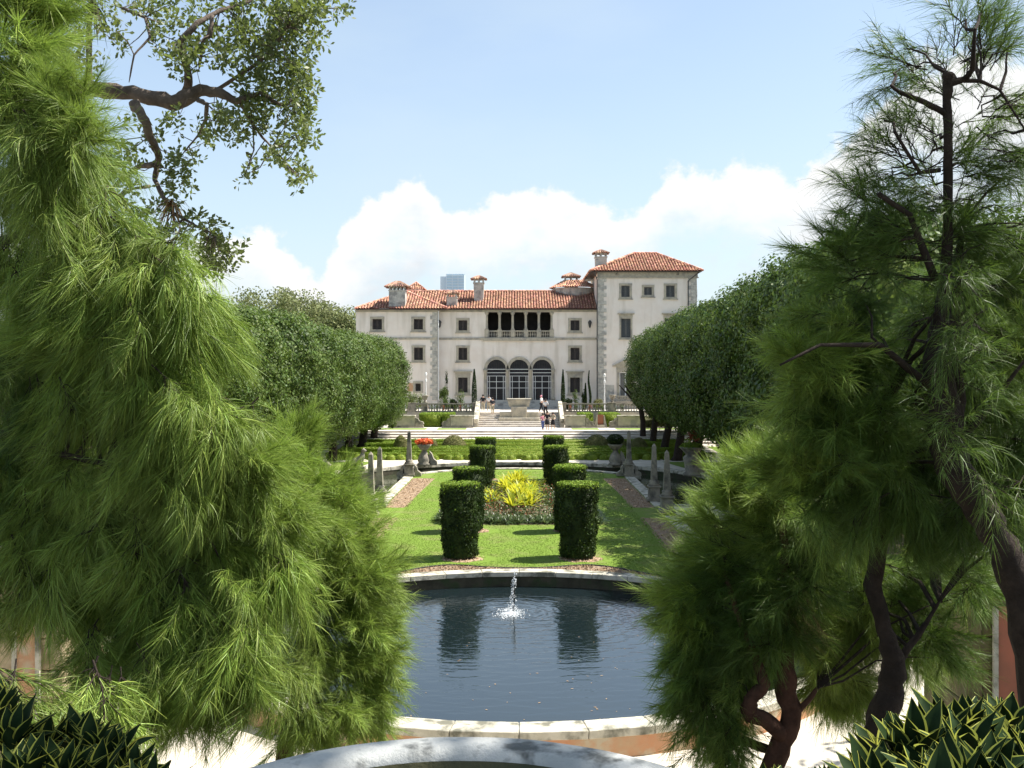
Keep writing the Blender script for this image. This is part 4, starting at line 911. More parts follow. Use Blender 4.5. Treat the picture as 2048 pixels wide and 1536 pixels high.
# low filling plants between (stuff)
V = []; Fq = []; c = 0
for i in range(1100):
    a = random.uniform(0, 6.283) if i % 3 else random.uniform(3.4, 6.0); r = math.sqrt(random.uniform(.25, 1) if i % 2 else random.uniform(.8, 1.08)); x, y = random.uniform(-3.3, 3.3), random.uniform(39.6, 53.4)
    if i % 5 == 0: y = random.uniform(39.5, 40.6)
    elif i % 5 == 1: x = random.choice([-1, 1])*random.uniform(2.5, 3.35)
    r = max(abs(x)/3.4, abs(y-46.5)/7.1)
    if abs(x) < 1.3 and 41.2 < y < 51.5: continue
    v, f = strap_plant(18, .58, .035, (.4, 1.35), .55, 100+i, 2); V.append(v+[x, y, .02+.12*(1-r)]); Fq.append(f+c); c += len(v)
npmesh('border_grass', np.concatenate(V), np.concatenate(Fq), MT['lirio'], label='low strappy dark green border plants around the central bed', cat=None, kind='stuff') if False else tagp(npmesh('border_grass', np.concatenate(V), np.concatenate(Fq), MT['lirio']), 'low strappy dark green border plants around the central bed', 'border plants', kind='stuff')
n = 9000; a = rng.uniform(0, 6.283, n); r = np.sqrt(rng.uniform(.1, .9, n)); x = 3.0*r*np.cos(a); y = 46.6+6.4*r*np.sin(a); z = .1+rng.uniform(.0, 1, n)*(.30+.45*(1-r))
V, Fq = leaf_geo(np.stack([x, y, z], 1), unit(rng.normal(size=(n, 3))+[0, 0, .6]), .11, .05)
mi = (rng.uniform(0, 1, n) < .16).astype(int)
tagp(npmesh('bedding_plants', V, Fq, [MT['lirio'], MT['redleaf']], mi=mi), 'mixed green and reddish bedding plants filling the central bed', 'bedding', kind='stuff')
# grass blades on the visible lawn (stuff)
n = 150000; x = rng.uniform(-6.4, 6.4, n); y = 29+ (rng.uniform(0, 1, n)**1.5)*32
k = (np.abs(x) < 5.0+np.where(y < 33, 2, 0)); 
edge_y = np.interp(x, [e[0] for e in edge], [e[1] for e in edge]); k &= (y > edge_y+.04) & ((np.abs(x) > 3.4) | (np.abs(y-46.5) > 7.1))
for s in (-1, 1):
    for yy in (32.2, 37.9): k &= (((x-s*1.9-.18)/.98)**2+((y-yy)/.8)**2) > 1
x, y = x[k], y[k]; n = len(x); hgt = rng.uniform(.008, .024, n); a = rng.uniform(0, 6.28, n); w = .012
V = np.stack([np.stack([x-w*np.cos(a), y-w*np.sin(a), 0*x], 1), np.stack([x+w*np.cos(a), y+w*np.sin(a), 0*x], 1), np.stack([x+rng.normal(0, .02, n), y+rng.normal(0, .02, n), hgt], 1)], 1).reshape(-1, 3)
tagp(npmesh('grass_blades', V, np.arange(3*n).reshape(n, 3), MT['grass']), 'short mown grass blades of the lawn', 'grass', kind='stuff')
# ------------------------------------------------------------------ clipped tree rows
def crown_variant(seed, a, b, c, nc, nl, ls):
    rs = np.random.default_rng(seed); d = unit(rs.normal(size=(nc, 3))); p = 3.3
    t = (np.abs(d[:, 0]/a)**p+np.abs(d[:, 1]/b)**p+np.abs(d[:, 2]/c)**p)**(-1/p); C = d*t[:, None]
    lum = nzs(C, .55, seed*3.3); lu2 = nzs(C*[1, 1, .45], 1.25, seed*5.1); C = C*(1+.11*lum[:, None]+.11*lu2[:, None])*(1-np.abs(rs.normal(0, .04, nc)))[:, None]
    nn = unit(np.sign(C)*(np.abs(C)/np.array([a, b, c]))**3)
    per = nl//nc; Cc = np.repeat(C, per, 0); Nn = np.repeat(nn, per, 0); off = unit(rs.normal(size=Cc.shape))*rs.uniform(0, 1, (len(Cc), 1))**.4*.50; Cc = Cc+off; Nn = unit(Nn*.9+off/.5*.9+rs.normal(size=Cc.shape)*.45)
    L = leaf_geo(Cc, Nn, ls*rs.uniform(.7, 1.3, len(Cc)), ls*.58, .2, rs)
    # inner mass of twigs so that the crown is not see-through
    n = 14; Vc = []; rings = 9
    for i in range(rings):
        ph = math.pi*(i+.5)/rings-math.pi/2
        for j in range(n):
            th = 2*math.pi*j/n; dd = np.array([math.cos(ph)*math.cos(th), math.cos(ph)*math.sin(th), math.sin(ph)]); tt = (abs(dd[0]/a)**p+abs(dd[1]/b)**p+abs(dd[2]/c)**p)**(-1/p); Vc.append(dd*tt*.76)
    Fc = np.array([(i*n+j, i*n+(j+1) % n, (i+1)*n+(j+1) % n, (i+1)*n+j) for i in range(rings-1) for j in range(n)])
    return join_geo((np.array(Vc), Fc), L)
cvs = []
for sd2 in (1, 2, 3):
    V, Fq = crown_variant(sd2, 4.1, 3.55, 3.75, 950, 49400, .17); o = npmesh('crown', V, Fq, MT['leafclip']); cvs.append(o.data); bpy.data.objects.remove(o)
def trunk_mesh(x, y, z0, z1, r, lean=0):
    m = MB(); m.tube([(x-.1, y, z0-.1), (x, y, z0+.25), (x+.1+lean*.3, y+.05, (z0+z1)/2), (x+lean, y, z1)], [r*1.5, r*1.1, r*.95, r*.8], 10, rough=.06)
    for k in range(5):
        a = k*1.3; m.tube([(x+lean, y, z1-.6), (x+lean+1.0*math.cos(a), y+1.0*math.sin(a), z1+.5), (x+lean+2.0*math.cos(a), y+2.0*math.sin(a), z1+1.5)], [r*.5, r*.35, r*.15], 7)
    return m
ordn = ['nearest', 'second', 'third', 'fourth', 'fifth', 'sixth', 'seventh', 'eighth', 'ninth']
for s in (-1, 1):
    for i in range(-1 if s > 0 else 0, 9):
        y = 36+6.35*i; x = s*((14.0 if s < 0 else 12.4+.17*i)+.15*math.sin(i*2.3)); tx = s*((10.8 if y > 57 else 11.9) if s > 0 else 12.6)
        t = thing('clipped_tree', (x, y, 0), (ordn+['tenth'])[i+(s > 0)]+' big clipped evergreen tree of the '+('left' if s < 0 else 'right')+' row beside the canal', 'tree', 'clipped trees lining the canals')
        o = bpy.data.objects.new('crown', cvs[(i+(s > 0)) % 3]); COL.objects.link(o); o.parent = t; o.location = (0, 0, 6.05 if s > 0 else 5.2); o.rotation_euler = (0, 0, math.pi*(i % 2)); sc = (.95)+.03*math.sin(i*5+s)+(max(0, .15-.02*i) if s > 0 else 0); o.scale = (1, 1.3 if s > 0 else 1.0, sc)
        trunk_mesh(tx, y+(.4 if s > 0 else 0), 0, 3.4, random.uniform(.24, .36), random.uniform(-.3, .9)*s).build('trunk', MT['bark'], t, smooth=True)
# looser trees beyond / behind
def loose_tree(x, y, z, h, r, label, mt, nl=9000, ls=.28, name='garden_tree', group=None, trunk=True, nb=26):
    t = thing(name, (x, y, z), label, 'tree', group); cs = []
    for i in range(nb):
        d = unit(rng.normal(size=3)); cs.append(np.array([x, y, z+h*.64])+d*np.array([r, r, h*.36])*rng.uniform(.35, 1))
    C = np.array([cs[i] for i in rng.integers(0, nb, nl)])+unit(rng.normal(size=(nl, 3)))*rng.uniform(0, 1, (nl, 1))**.5*r*.38
    V, Fq = leaf_geo(C, unit(rng.normal(size=(nl, 3))+[0, 0, .4]), ls*rng.uniform(.6, 1.3, nl), ls*.55); npmesh('crown', V, Fq, mt, t)
    m = MB(); m.tube([(x, y, z), (x+.1, y, z+h*.3), (x, y, z+h*.6)], [r*.09, r*.07, r*.04], 7)
    for c in cs[:9]: m.tube([(x, y, z+h*.35), tuple((np.array([x, y, z+h*.45])+c)/2), tuple(c)], [r*.04, r*.025, r*.01], 5)
    m.build('trunk', MT['bark'], t)
    return t
for i, (px, top, D, r) in enumerate(((545, 590, 125, 5.5), (600, 577, 135, 5.5), (645, 590, 130, 5), (685, 604, 128, 4.5), (480, 590, 120, 5.5), (712, 618, 127, 3.2), (740, 650, 122, 2.4))):
    zt = hz_(top, D); loose_tree(hx(px, D), D, 0 if D > 135 else -.5, zt+.5, r, ('%s yellowish green tree far behind the left tree row' % ordn[i]), MT['leaffar'], 12000, .36, group='trees far behind the left row')
for i, (px, top, D, r) in enumerate(((1420, 610, 118, 4.0), (1490, 585, 112, 4.5), (1560, 560, 100, 5.0), (1640, 560, 95, 5.5), (1750, 560, 92, 6), (1870, 560, 92, 6), (1990, 560, 90, 6))):
    zt = hz_(top, D); loose_tree(hx(px, D), D, -.5, zt+.5, r, ('%s loose green tree beyond the right tree row' % ordn[i]), MT['leafclip'] if i > 1 else MT['leafoak'], 8000, .40, group='trees beyond the right row')
# woods behind everything
n = 60000; x = np.concatenate([rng.uniform(-90, -22, n//2), rng.uniform(24, 90, n//2)]); y = rng.uniform(60, 135, n); z = rng.uniform(0, 1, n)*(8.5+1.5*np.sin(x*.35)+1.3*np.cos(y*.3+x*.1))
V, Fq = leaf_geo(np.stack([x, y, z], 1), unit(rng.normal(size=(n, 3))+[0, 0, .5]), rng.uniform(.5, 1.1, n), .5)
tagp(npmesh('woodland', V, Fq, MT['leafclip']), 'dense dark green woodland on both sides of the garden', 'woodland', kind='stuff')
# small trees and bushes near the terrace
for px, base, top, rr, lb in ((1371, 870, 842, 1.2, 'small round tree with slim trunk right of the garden steps'), (1330, 868, 845, .9, 'small feathery bush tree under the right tree row'), (1300, 866, 848, .6, 'very small shrub tree at the edge of the right row')):
    D = 90; z = .75; zt = hz_(top, D); loose_tree(hx(px, D), D, z, zt-z+.3, rr, lb, MT['leafdome'], 2500, .12, 'small_tree')
def shrub(px, py0, py1, D, rpx, mt, lb, name='shrub', nl=1800, cat='shrub', z=None, ls=.13):
    x = hx(px, D); z0 = hz_(py1, D) if z is None else z; h = hz_(py0, D)-z0; r = rpx/F*D; d = unit(rng.normal(size=(nl, 3)))
    C = np.array([x, D, z0+h*.5])+d*[r, r*.8, h*.5]*rng.uniform(.3, 1, (nl, 1)); C[:, 0] += nzs(C, 1.4, px)*r*.7; V, Fq = leaf_geo(C, unit(d+rng.normal(size=(nl, 3))*.8), ls, ls*.55)
    t = thing(name, (x, D, z0), lb, cat); npmesh('foliage', V, Fq, mt, t); MB().tube([(x, D, z0-.3), (x, D, z0+h*.5)], .05, 6).build('stem', MT['bark'], t); return t
shrub(826, 782, 820, 104, 26, MT['leafoak'], 'yellow and orange tinted bush at the left end of the terrace', nl=3200, z=2.0)
shrub(889, 772, 800, 108, 10, MT['leafclip'], 'standard shrub with a round green head near the left downpipe', nl=1500, z=3.0)
shrub(893, 792, 812, 107, 14, MT['leafclip'], 'dark low shrub below the round headed shrub', z=2.0)
shrub(907, 797, 812, 107, 9, MT['leaftop'], 'dark low bush in front of the villa, left of the cypress', z=2.0)
shrub(921, 778, 812, 107, 8, MT['leafclip'], 'open leafy shrub under the left ground floor window', nl=500, z=2.0)
shrub(1136, 796, 812, 107, 9, MT['leaftop'], 'dark low bush right of the right slim cypress', z=2.0)
shrub(1150, 775, 812, 107, 7, MT['leafclip'], 'open leafy shrub under the right ground floor window', nl=450, z=2.0)
shrub(1168, 776, 812, 107, 5, MT['leaftop'], 'upright spiky shrub left of the right slim juniper', nl=900, z=2.0)
shrub(1196, 797, 812, 107, 10, MT['leafdome'], 'pale low shrub at the tower corner', z=2.0)
shrub(760, 800, 850, 92, 30, MT['leafbox'], 'bright bush at the foot of the left tree row', nl=2600, z=.75)
shrub(785, 840, 862, 94.2, 8, MT['leafoak'], 'light shrub before the left retaining wall', nl=900, z=.75)
for i in range(12):
    for s, base in ((-1, 852), (1, 1140)):
        if i < 9: 
            px = base+i*11.5 if s < 0 else base+i*13; 
            shrub(px, 806+2*math.sin(i*3.), 820, 101.6, 4.5, MT['redleaf'] if (i*7) % 3 == 0 else MT['leafclip'], 'small potted bedding plant behind the '+('left' if s < 0 else 'right')+' balustrade, '+('reddish' if (i*7) % 3 == 0 else 'green'), 'bedding_plant', 160, 'plant', 2.0, .1)
def cypress(px, top, D, rpx, lb, bend=0):
    x = hx(px, D); z0 = 2.0; zt = hz_(top, D); n = 2600; f = rng.uniform(0, 1, n); r = rpx/F*D*np.sin(np.pi*np.clip(f*.9+.08, 0, 1))**.6*(1-f*.55); a = rng.uniform(0, 6.28, n)
    C = np.stack([x+r*np.cos(a)+bend*np.sin(f*6), D+r*np.sin(a), z0+.2+f*(zt-z0)], 1); V, Fq = leaf_geo(C, unit(np.stack([np.cos(a), np.sin(a), 0*a+.3], 1)+rng.normal(size=(n, 3))*.5), .14, .06)
    t = thing('cypress', (x, D, z0), lb, 'tree', 'slim cypresses on the terrace'); npmesh('foliage', V, Fq, MT['leaftop'], t); MB().tube([(x, D, z0), (x, D, z0+.8)], .06, 6).build('trunk', MT['bark'], t)
cypress(948.5, 742, 106, 6.5, 'slim dark cypress left of the arched doors'); cypress(1126, 743, 106, 5, 'slim dark cypress right of the arched doors'); cypress(1171, 770, 107, 3.2, 'thin short juniper near the tower'); cypress(1179, 745, 107, 2.6, 'thin wavy juniper closest to the tower', .1)
x = hx(893, 107); t = thing('climbing_plant', (x, 107, 2), 'thin bare stem with a dark tuft by the left ground floor window', 'plant'); MB().tube([(x, 107, 2), (x+.1, 107, 4), (x-.05, 107, hz_(748, 107))], .03, 5).build('stem', MT['bark'], t)
C = np.array([x, 107, hz_(757, 107)])+rng.normal(size=(260, 3))*[.08, .08, .38]; V, Fq = leaf_geo(C, unit(rng.normal(size=(260, 3))), .14, .06); npmesh('foliage', V, Fq, MT['leaftop'], t)
# terrace urns & poles
for px, lb in ((850, 'stone urn on the terrace left of the villa corner'), (1224.5, 'stone urn on the terrace before the tower')):
    D = 101 if px < 900 else 103; x = hx(px, D); z = 2.95; t = thing('terrace_urn', (x, D, 2), lb, 'urn', 'urns on the terrace')
    m = MB(); m.box(x-.28, x+.28, D-.28, D+.28, 2.0, 2.97); m.build('plinth', MT['stone'], t); m = MB(); m.lathe(x, D, [(.12, 2.971), (.16, 3.05), (.08, 3.12), (.2, 3.3), (.33, 3.62), (.36, 3.7), (.3, 3.7)], 12); m.build('bowl', MT['stone'], t, smooth=True)
for px, top, lb in ((852, 748, 'left'), (1209, 750, 'right')):
    D = 104; x = hx(px, D); t = thing('white_pole', (x, D, 2), 'slender white pole with a white lamp head at the '+lb+' end of the terrace', 'pole', 'white poles on the terrace')
    MB().tube([(x, D, 2), (x, D, hz_(top+4, D))], [.055, .04], 8).build('pole', MT['whitepaint'], t); m = MB(); zt = hz_(top+4, D); m.lathe(x, D, [(.05, zt), (.11, zt+.05), (.11, zt+.28), (.04, zt+.38)], 8); m.build('head', MT['whitepaint'], t)
    m = MB(); m.lathe(x, D, [(.10, zt-.6), (.10, zt-.35), (.05, zt-.3)], 8); m.build('collar', MT['whitepaint'], t)
# ================================================================== PEOPLE
def person(x, y, z, h, label, top, bottom, face=0, dress=False, lean=0, stride=.12, skirt=None, arms=0.0, hat=None, bag=None):
    t = thing('person', (x, y, z), label, 'person', None, face); s = h/1.7
    J = {'pel': (0, 0, .92), 'sp': (0, -lean*.3, 1.15), 'ch': (0, -lean*.75, 1.36), 'nk': (0, -lean, 1.47), 'hd': (0, -lean*1.15, 1.58), 'tp': (0, -lean*1.2, 1.66)}
    rad = {'pel': .13, 'sp': .115, 'ch': .14, 'nk': .05, 'hd': .092, 'tp': .06}
    E_ = [('pel', 'sp'), ('sp', 'ch'), ('ch', 'nk'), ('nk', 'hd'), ('hd', 'tp')]
    for k, sx in (('l', -1), ('r', 1)):
        st_ = stride*sx
        for n_, p, r in (('hip', (sx*.09, 0, .86), .095), ('kn', (sx*.10, st_*.5-.02, .48), .06), ('an', (sx*.10, st_, .08), .04), ('to', (sx*.11, st_-.13, .035), .035),
                ('sh', (sx*.18, -lean*.85, 1.38), .06), ('el', (sx*.25, -lean*.6-arms*.10, 1.12), .042), ('wr', (sx*.22, -lean*.5-arms*.30-.05, .92+arms*.22), .03), ('ha', (sx*.21, -lean*.5-arms*.38-.06, .84+arms*.28), .035)):
            J[n_+k] = p; rad[n_+k] = r
        E_ += [('pel', 'hip'+k), ('hip'+k, 'kn'+k), ('kn'+k, 'an'+k), ('an'+k, 'to'+k), ('ch', 'sh'+k), ('sh'+k, 'el'+k), ('el'+k, 'wr'+k), ('wr'+k, 'ha'+k)]
    def skin(name, keys, grow, mtl, ov={}):
        ks = [k for k in J if k in keys]; me = bpy.data.meshes.new(name); me.from_pydata([tuple(c*s for c in J[k]) for k in ks], [(ks.index(a), ks.index(b)) for a, b in E_ if a in ks and b in ks], [])
        me.materials.append(mtl); o = bpy.data.objects.new(name, me); COL.objects.link(o); o.parent = t; o.modifiers.new('skin', 'SKIN'); sv = me.skin_vertices[0].data
        for i, k in enumerate(ks): r = (ov.get(k, rad[k])+grow)*s; sv[i].radius = (r, r*(.8 if k in ('ch', 'sp', 'pel') else 1)); sv[i].use_root = (i == 0)
        o.modifiers.new('smooth', 'SUBSURF').levels = 1; o.modifiers['smooth'].render_levels = 1; return o
    skin('body', set(J), 0, MT['skin'])
    skin('shirt', {'pel', 'sp', 'ch', 'shl', 'shr', 'ell', 'elr'}, .018, top)
    if dress or skirt:
        m = MB(); m.lathe(0, 0, [(.15*s, .98*s), (.20*s, .80*s), (.24*s, .52*s), (.235*s, .5*s)], 12)
        o = MB.build(m, 'skirt', skirt or top, None, smooth=True); o.parent = t
    else: skin('trousers', {'pel', 'hipl', 'hipr', 'knl', 'knr', 'anl', 'anr'}, .02, bottom)
    m = MB(); hx_, hy_, hzz = (c*s for c in J['hd']); m.lathe(hx_, hy_+.015*s, [(.04*s, hzz-.09*s), (.095*s, hzz-.02*s), (.108*s, hzz+.04*s), (.09*s, hzz+.10*s), (.04*s, hzz+.135*s)], 10)
    o = m.build('hair' if not hat else 'hat', hat or MT['hair'], None, smooth=True); o.parent = t
    if bag: m = MB(); m.box(-.13*s, .13*s, .13*s, .28*s, 1.0*s, 1.36*s); o = m.build('bag', bag, None, bevel=.02); o.parent = t
    return t
person(hx(966, 103), 103, 2.0, 1.72, 'person in a black top and pale trousers standing left of the stone trough', MT['black'], MT['tan'])
person(hx(977.5, 103.6), 103.6, 2.0, 1.66, 'person in a white shirt and shorts behind the one in dark clothes', MT['white'], MT['tan'], 2.8, arms=.6)
person(hx(985.5, 100.2), 99.9, 1.84, 1.66, 'person in a black top leaning forward on the upper stair steps', MT['black'], MT['tan'], 3.4, lean=.16)
person(hx(1082.5, 101), 100.8, 1.99, 1.72, 'person in a pink hat and black trousers stepping right of the stone trough', MT['white'], MT['black'], 1.2, hat=MT['pink'], stride=.25, arms=.6)
person(hx(1091, 99.8), 99.6, 1.69, 1.68, 'person in a white shirt and dark shorts beside the one in the pink hat', MT['white'], MT['black'], 2.9, arms=.8)
person(hx(1085.5, 91.6), 91.6, .75, 1.52, 'person in a pink top and blue trousers, leftmost of three on the garden steps', MT['pink'], MT['blue'], .4)
person(hx(1094.5, 91.3), 91.3, .75, 1.74, 'person in a long black dress, middle of three on the garden steps', MT['black'], MT['black'], .1, dress=True)
person(hx(1106, 91.6), 91.6, .75, 1.62, 'person with a bag and black skirt, rightmost of three on the garden steps', MT['tan'], MT['black'], -.2, skirt=MT['black'], bag=MT['white'], arms=.7)

# ================================================================== FOREGROUND TREES
def spray(seed, L=.62, nn=820, nl=.21, droop=.35, side=15, w=.0046, spread=.60, gr=(.05, .8)):
    rs = np.random.default_rng(seed); tw = []                     # twig polylines
    def cur(o, d, l, dr, k=7):
        t = np.linspace(0, 1, k)[:, None]; return o+d*l*t-np.array([0, 0, dr*l])*t*t+rs.normal(0, .006, (k, 3))
    main = cur(np.zeros(3), np.array([1., 0, 0]), L, droop); tw.append((main, .007))
    for i in range(side):
        f = rs.integers(1, 5); d = unit(np.array([.9, rs.uniform(-1.1, 1.1), rs.uniform(-.7, .7)])); tw.append((cur(main[f], d, L*rs.uniform(.35, .95), droop*.8, 6), .004))
    m = MB()
    for p, r in tw: m.tube([tuple(q) for q in p], [r*(1-.7*i/(len(p)-1)) for i in range(len(p))], 4, cap=False)
    TV = np.array([tuple(v) for v in m.v]); TF = np.array(m.f)
    lens = np.array([np.linalg.norm(p[-1]-p[0]) for p, _ in tw]); wi = rs.choice(len(tw), nn, p=lens/lens.sum())
    O = np.zeros((nn, 3)); Dr = np.zeros((nn, 3))
    for i in range(nn):
        p = tw[wi[i]][0]; f = rs.uniform(.12, 1)**.75*(len(p)-1); a = min(int(f), len(p)-2); O[i] = p[a]+(p[a+1]-p[a])*(f-a); Dr[i] = unit(p[a+1]-p[a])
    D_ = unit(Dr+rs.normal(size=(nn, 3))*spread*.6); l = nl*rs.uniform(.6, 1.2, (nn, 1)); g = rs.uniform(*gr, (nn, 1))
    sd_ = unit(np.cross(D_, rs.normal(size=(nn, 3)))); S = 3; V = []
    for k in range(S+1):
        t = k/S; p = O+D_*l*t-np.array([0, 0, 1.])*g*l*t*t; ww = w*(1-.8*t)*.5
        V.append(np.stack([p-sd_*ww, p+sd_*ww], 1))
    V = np.stack(V, 1).reshape(nn, -1, 3); nv = 2*(S+1); base = (np.arange(nn)*nv)[:, None]; Fq = np.concatenate([base+np.array([2*k, 2*k+1, 2*k+3, 2*k+2]) for k in range(S)])
    Vall = np.concatenate([V.reshape(-1, 3), TV]); mi = np.concatenate([np.zeros(len(Fq), int), np.ones(len(TF), int)])
    return Vall, np.concatenate([Fq, TF+nn*nv]), mi
SPR = {}
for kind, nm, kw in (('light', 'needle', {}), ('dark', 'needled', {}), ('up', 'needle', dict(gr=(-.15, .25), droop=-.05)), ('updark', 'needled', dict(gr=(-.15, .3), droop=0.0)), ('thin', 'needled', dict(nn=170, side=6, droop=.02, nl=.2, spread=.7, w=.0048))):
    SPR[kind] = []
    for i in range(7):
        V, Fq, mi = spray(50+i + len(kind), **{**dict(L=.44+.05*(i % 3), droop=.15+.09*i if kind in ('light', 'dark') else .05), **kw}); o = npmesh('needle_spray', V, Fq, [MT[nm], MT['bark']], mi=mi); SPR[kind].append(o.data); bpy.data.objects.remove(o)
V, Fq, mi = spray(99, nn=260, droop=.8, nl=.3); o = npmesh('needle_spray', V, Fq, [MT['needledry'], MT['bark']], mi=mi); SPR['dry'] = [o.data]; bpy.data.objects.remove(o)
def casuarina(label, trunks, blobs, axis, bark, group=None, limb_r=.03, trunkn='trunk', depth=.9, mult=1.0, ssc=1.0, shx=0, shy=0, upt=25):
    """trunks: polylines (px,py,D,r) ; blobs: px,py,D,radius px,tilt deg,count,kind ; axis: (px,D) of the stem the sprays grow away from"""
    b0 = P(*trunks[0][0][:3]); t = thing('casuarina', b0, label, 'tree', group)
    for tr in trunks:
        pts = [P(a, b, c) for a, b, c, _ in tr]; m = MB(); fine = []; rad = []
        for i in range(len(pts)-1):
            for k in range(4):
                f = k/4; fine.append(pts[i].lerp(pts[i+1], f)+Vector((random.uniform(-1, 1), random.uniform(-1, 1), 0))*tr[i][3]*.12); rad.append(tr[i][3]+(tr[i+1][3]-tr[i][3])*f)
        fine.append(pts[-1]); rad.append(tr[-1][3]); m.tube(fine, rad, 10, rough=.10); m.build(trunkn, bark, t, smooth=True)
    allp = []
    for tr in trunks: allp += [P(a, b, c).lerp(P(a2, b2, c2), k/6) for (a, b, c, _), (a2, b2, c2, _) in zip(tr[:-1], tr[1:]) for k in range(7)]
    m = MB(); places = []
    for bx, by, D, rp, tilt, cnt, kind in blobs:
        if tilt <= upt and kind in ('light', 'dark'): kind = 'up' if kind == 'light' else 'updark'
        c = P(bx+shx, by+shy, D); rr = rp/F*D
        for i in range(int(round(cnt*mult))):
            d = Vector(unit(rng.normal(size=3)))*rr*random.uniform(.2, 1); p = c+Vector((d.x, d.y*depth*1.3, d.z)); places.append((p, tilt, kind))
    m.v, m.f = [], []
    first = None
    for j, (p, tilt, kind) in enumerate(places):
        q = min(allp, key=lambda a: (a-p).length+max(0, a.z-p.z)*.6)
        if j % 3 == 0 and (q-p).length > .3 and p.z > CH-.30*p.y:
            mid = q.lerp(p, .5)+Vector((0, 0, .10*(q-p).length)); r0 = min(.035, .008+.010*(q-p).length)*limb_r/.03; m.tube([q, q.lerp(mid, .5)+Vector((random.uniform(-.05, .05),)*3), mid, mid.lerp(p, .5)+Vector((random.uniform(-.05, .05), 0, .02)), p], [r0, r0*.85, r0*.6, r0*.45, r0*.3], 5, rough=.12)
    cr = m.build('crown', MT['bark'], t)
    ax = P(axis[0], 745, axis[1])
    for p, tilt, kind in places:
        me = random.choice(SPR[kind]); o = bpy.data.objects.new('needle_spray', me); COL.objects.link(o); o.parent = cr
        a = math.atan2(p.y-ax.y, p.x-ax.x)+random.gauss(0, .75); s = random.uniform(.7, 1.15)*ssc
        o.rotation_euler = (random.uniform(-.5, .5), R(tilt+random.gauss(0, 16)), a); o.scale = (s, s, s); off = Matrix.Rotation(a, 3, 'Z') @ Matrix.Rotation(R(tilt), 3, 'Y') @ Vector((.3, 0, 0)); o.location = p-off*s-b0
    return t
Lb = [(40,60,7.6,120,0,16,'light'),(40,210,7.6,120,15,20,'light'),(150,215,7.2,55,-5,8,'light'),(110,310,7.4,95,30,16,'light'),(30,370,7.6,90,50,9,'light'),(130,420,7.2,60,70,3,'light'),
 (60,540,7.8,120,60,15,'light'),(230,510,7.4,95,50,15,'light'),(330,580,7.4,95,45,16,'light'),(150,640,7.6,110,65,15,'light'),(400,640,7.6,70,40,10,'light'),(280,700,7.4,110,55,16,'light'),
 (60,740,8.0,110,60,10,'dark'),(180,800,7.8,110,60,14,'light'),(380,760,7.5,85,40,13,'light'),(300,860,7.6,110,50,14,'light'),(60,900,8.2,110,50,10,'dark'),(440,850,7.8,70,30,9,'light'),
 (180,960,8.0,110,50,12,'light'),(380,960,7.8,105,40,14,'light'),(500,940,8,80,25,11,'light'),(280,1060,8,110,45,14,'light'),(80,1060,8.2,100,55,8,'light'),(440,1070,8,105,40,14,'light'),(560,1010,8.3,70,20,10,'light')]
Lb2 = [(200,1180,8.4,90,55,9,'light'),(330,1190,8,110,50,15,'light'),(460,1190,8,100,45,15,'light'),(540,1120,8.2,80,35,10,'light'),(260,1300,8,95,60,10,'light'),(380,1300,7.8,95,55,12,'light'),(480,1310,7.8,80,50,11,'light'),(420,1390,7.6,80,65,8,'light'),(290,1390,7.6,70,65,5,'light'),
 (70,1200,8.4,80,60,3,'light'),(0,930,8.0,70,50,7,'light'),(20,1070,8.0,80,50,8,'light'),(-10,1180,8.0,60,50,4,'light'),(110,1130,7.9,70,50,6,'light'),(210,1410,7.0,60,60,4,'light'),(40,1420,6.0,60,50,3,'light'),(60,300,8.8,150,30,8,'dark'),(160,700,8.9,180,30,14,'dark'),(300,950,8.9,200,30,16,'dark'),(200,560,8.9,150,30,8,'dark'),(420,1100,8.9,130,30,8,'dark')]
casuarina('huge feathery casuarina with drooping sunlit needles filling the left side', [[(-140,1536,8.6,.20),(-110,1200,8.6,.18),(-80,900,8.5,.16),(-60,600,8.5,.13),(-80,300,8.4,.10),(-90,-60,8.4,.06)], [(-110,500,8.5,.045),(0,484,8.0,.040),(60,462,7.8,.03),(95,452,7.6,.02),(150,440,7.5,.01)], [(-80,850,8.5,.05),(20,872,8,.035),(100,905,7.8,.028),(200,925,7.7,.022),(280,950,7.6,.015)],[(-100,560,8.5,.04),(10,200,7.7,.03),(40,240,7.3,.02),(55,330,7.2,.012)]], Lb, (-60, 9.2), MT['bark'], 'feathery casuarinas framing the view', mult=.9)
casuarina('lower sunlit casuarina in front of the big left one with bare twigs below', [[(150,1620,8.4,.10),(170,1440,8.2,.09),(240,1300,8.2,.07),(330,1180,8.2,.05),(400,1080,8.2,.03)], [(200,1380,8.2,.05),(180,1250,8.3,.04),(170,1100,8.4,.03)]], Lb2, (60, 9.0), MT['bark'], 'feathery casuarinas framing the view')
Lb3 = [(620,960,9.2,55,-20,8,'light'),(690,990,9.4,55,-30,10,'light'),(650,1050,9,70,0,13,'light'),(730,1060,9.4,50,-10,10,'light'),(690,1130,9.2,70,10,14,'light'),(760,1140,9.4,42,0,9,'light'),(720,1210,9.2,62,20,12,'light'),(770,1230,9.4,35,10,7,'light'),(640,1200,9,60,30,8,'dark'),(740,1300,9.2,60,30,12,'light'),(775,1340,9.4,36,20,7,'light'),(660,1300,9,60,40,9,'light'),(760,1410,9.2,48,45,10,'light'),(690,1400,9,60,50,10,'light'),(640,1440,9,45,60,5,'light'),(600,880,9.2,45,-40,4,'light')]
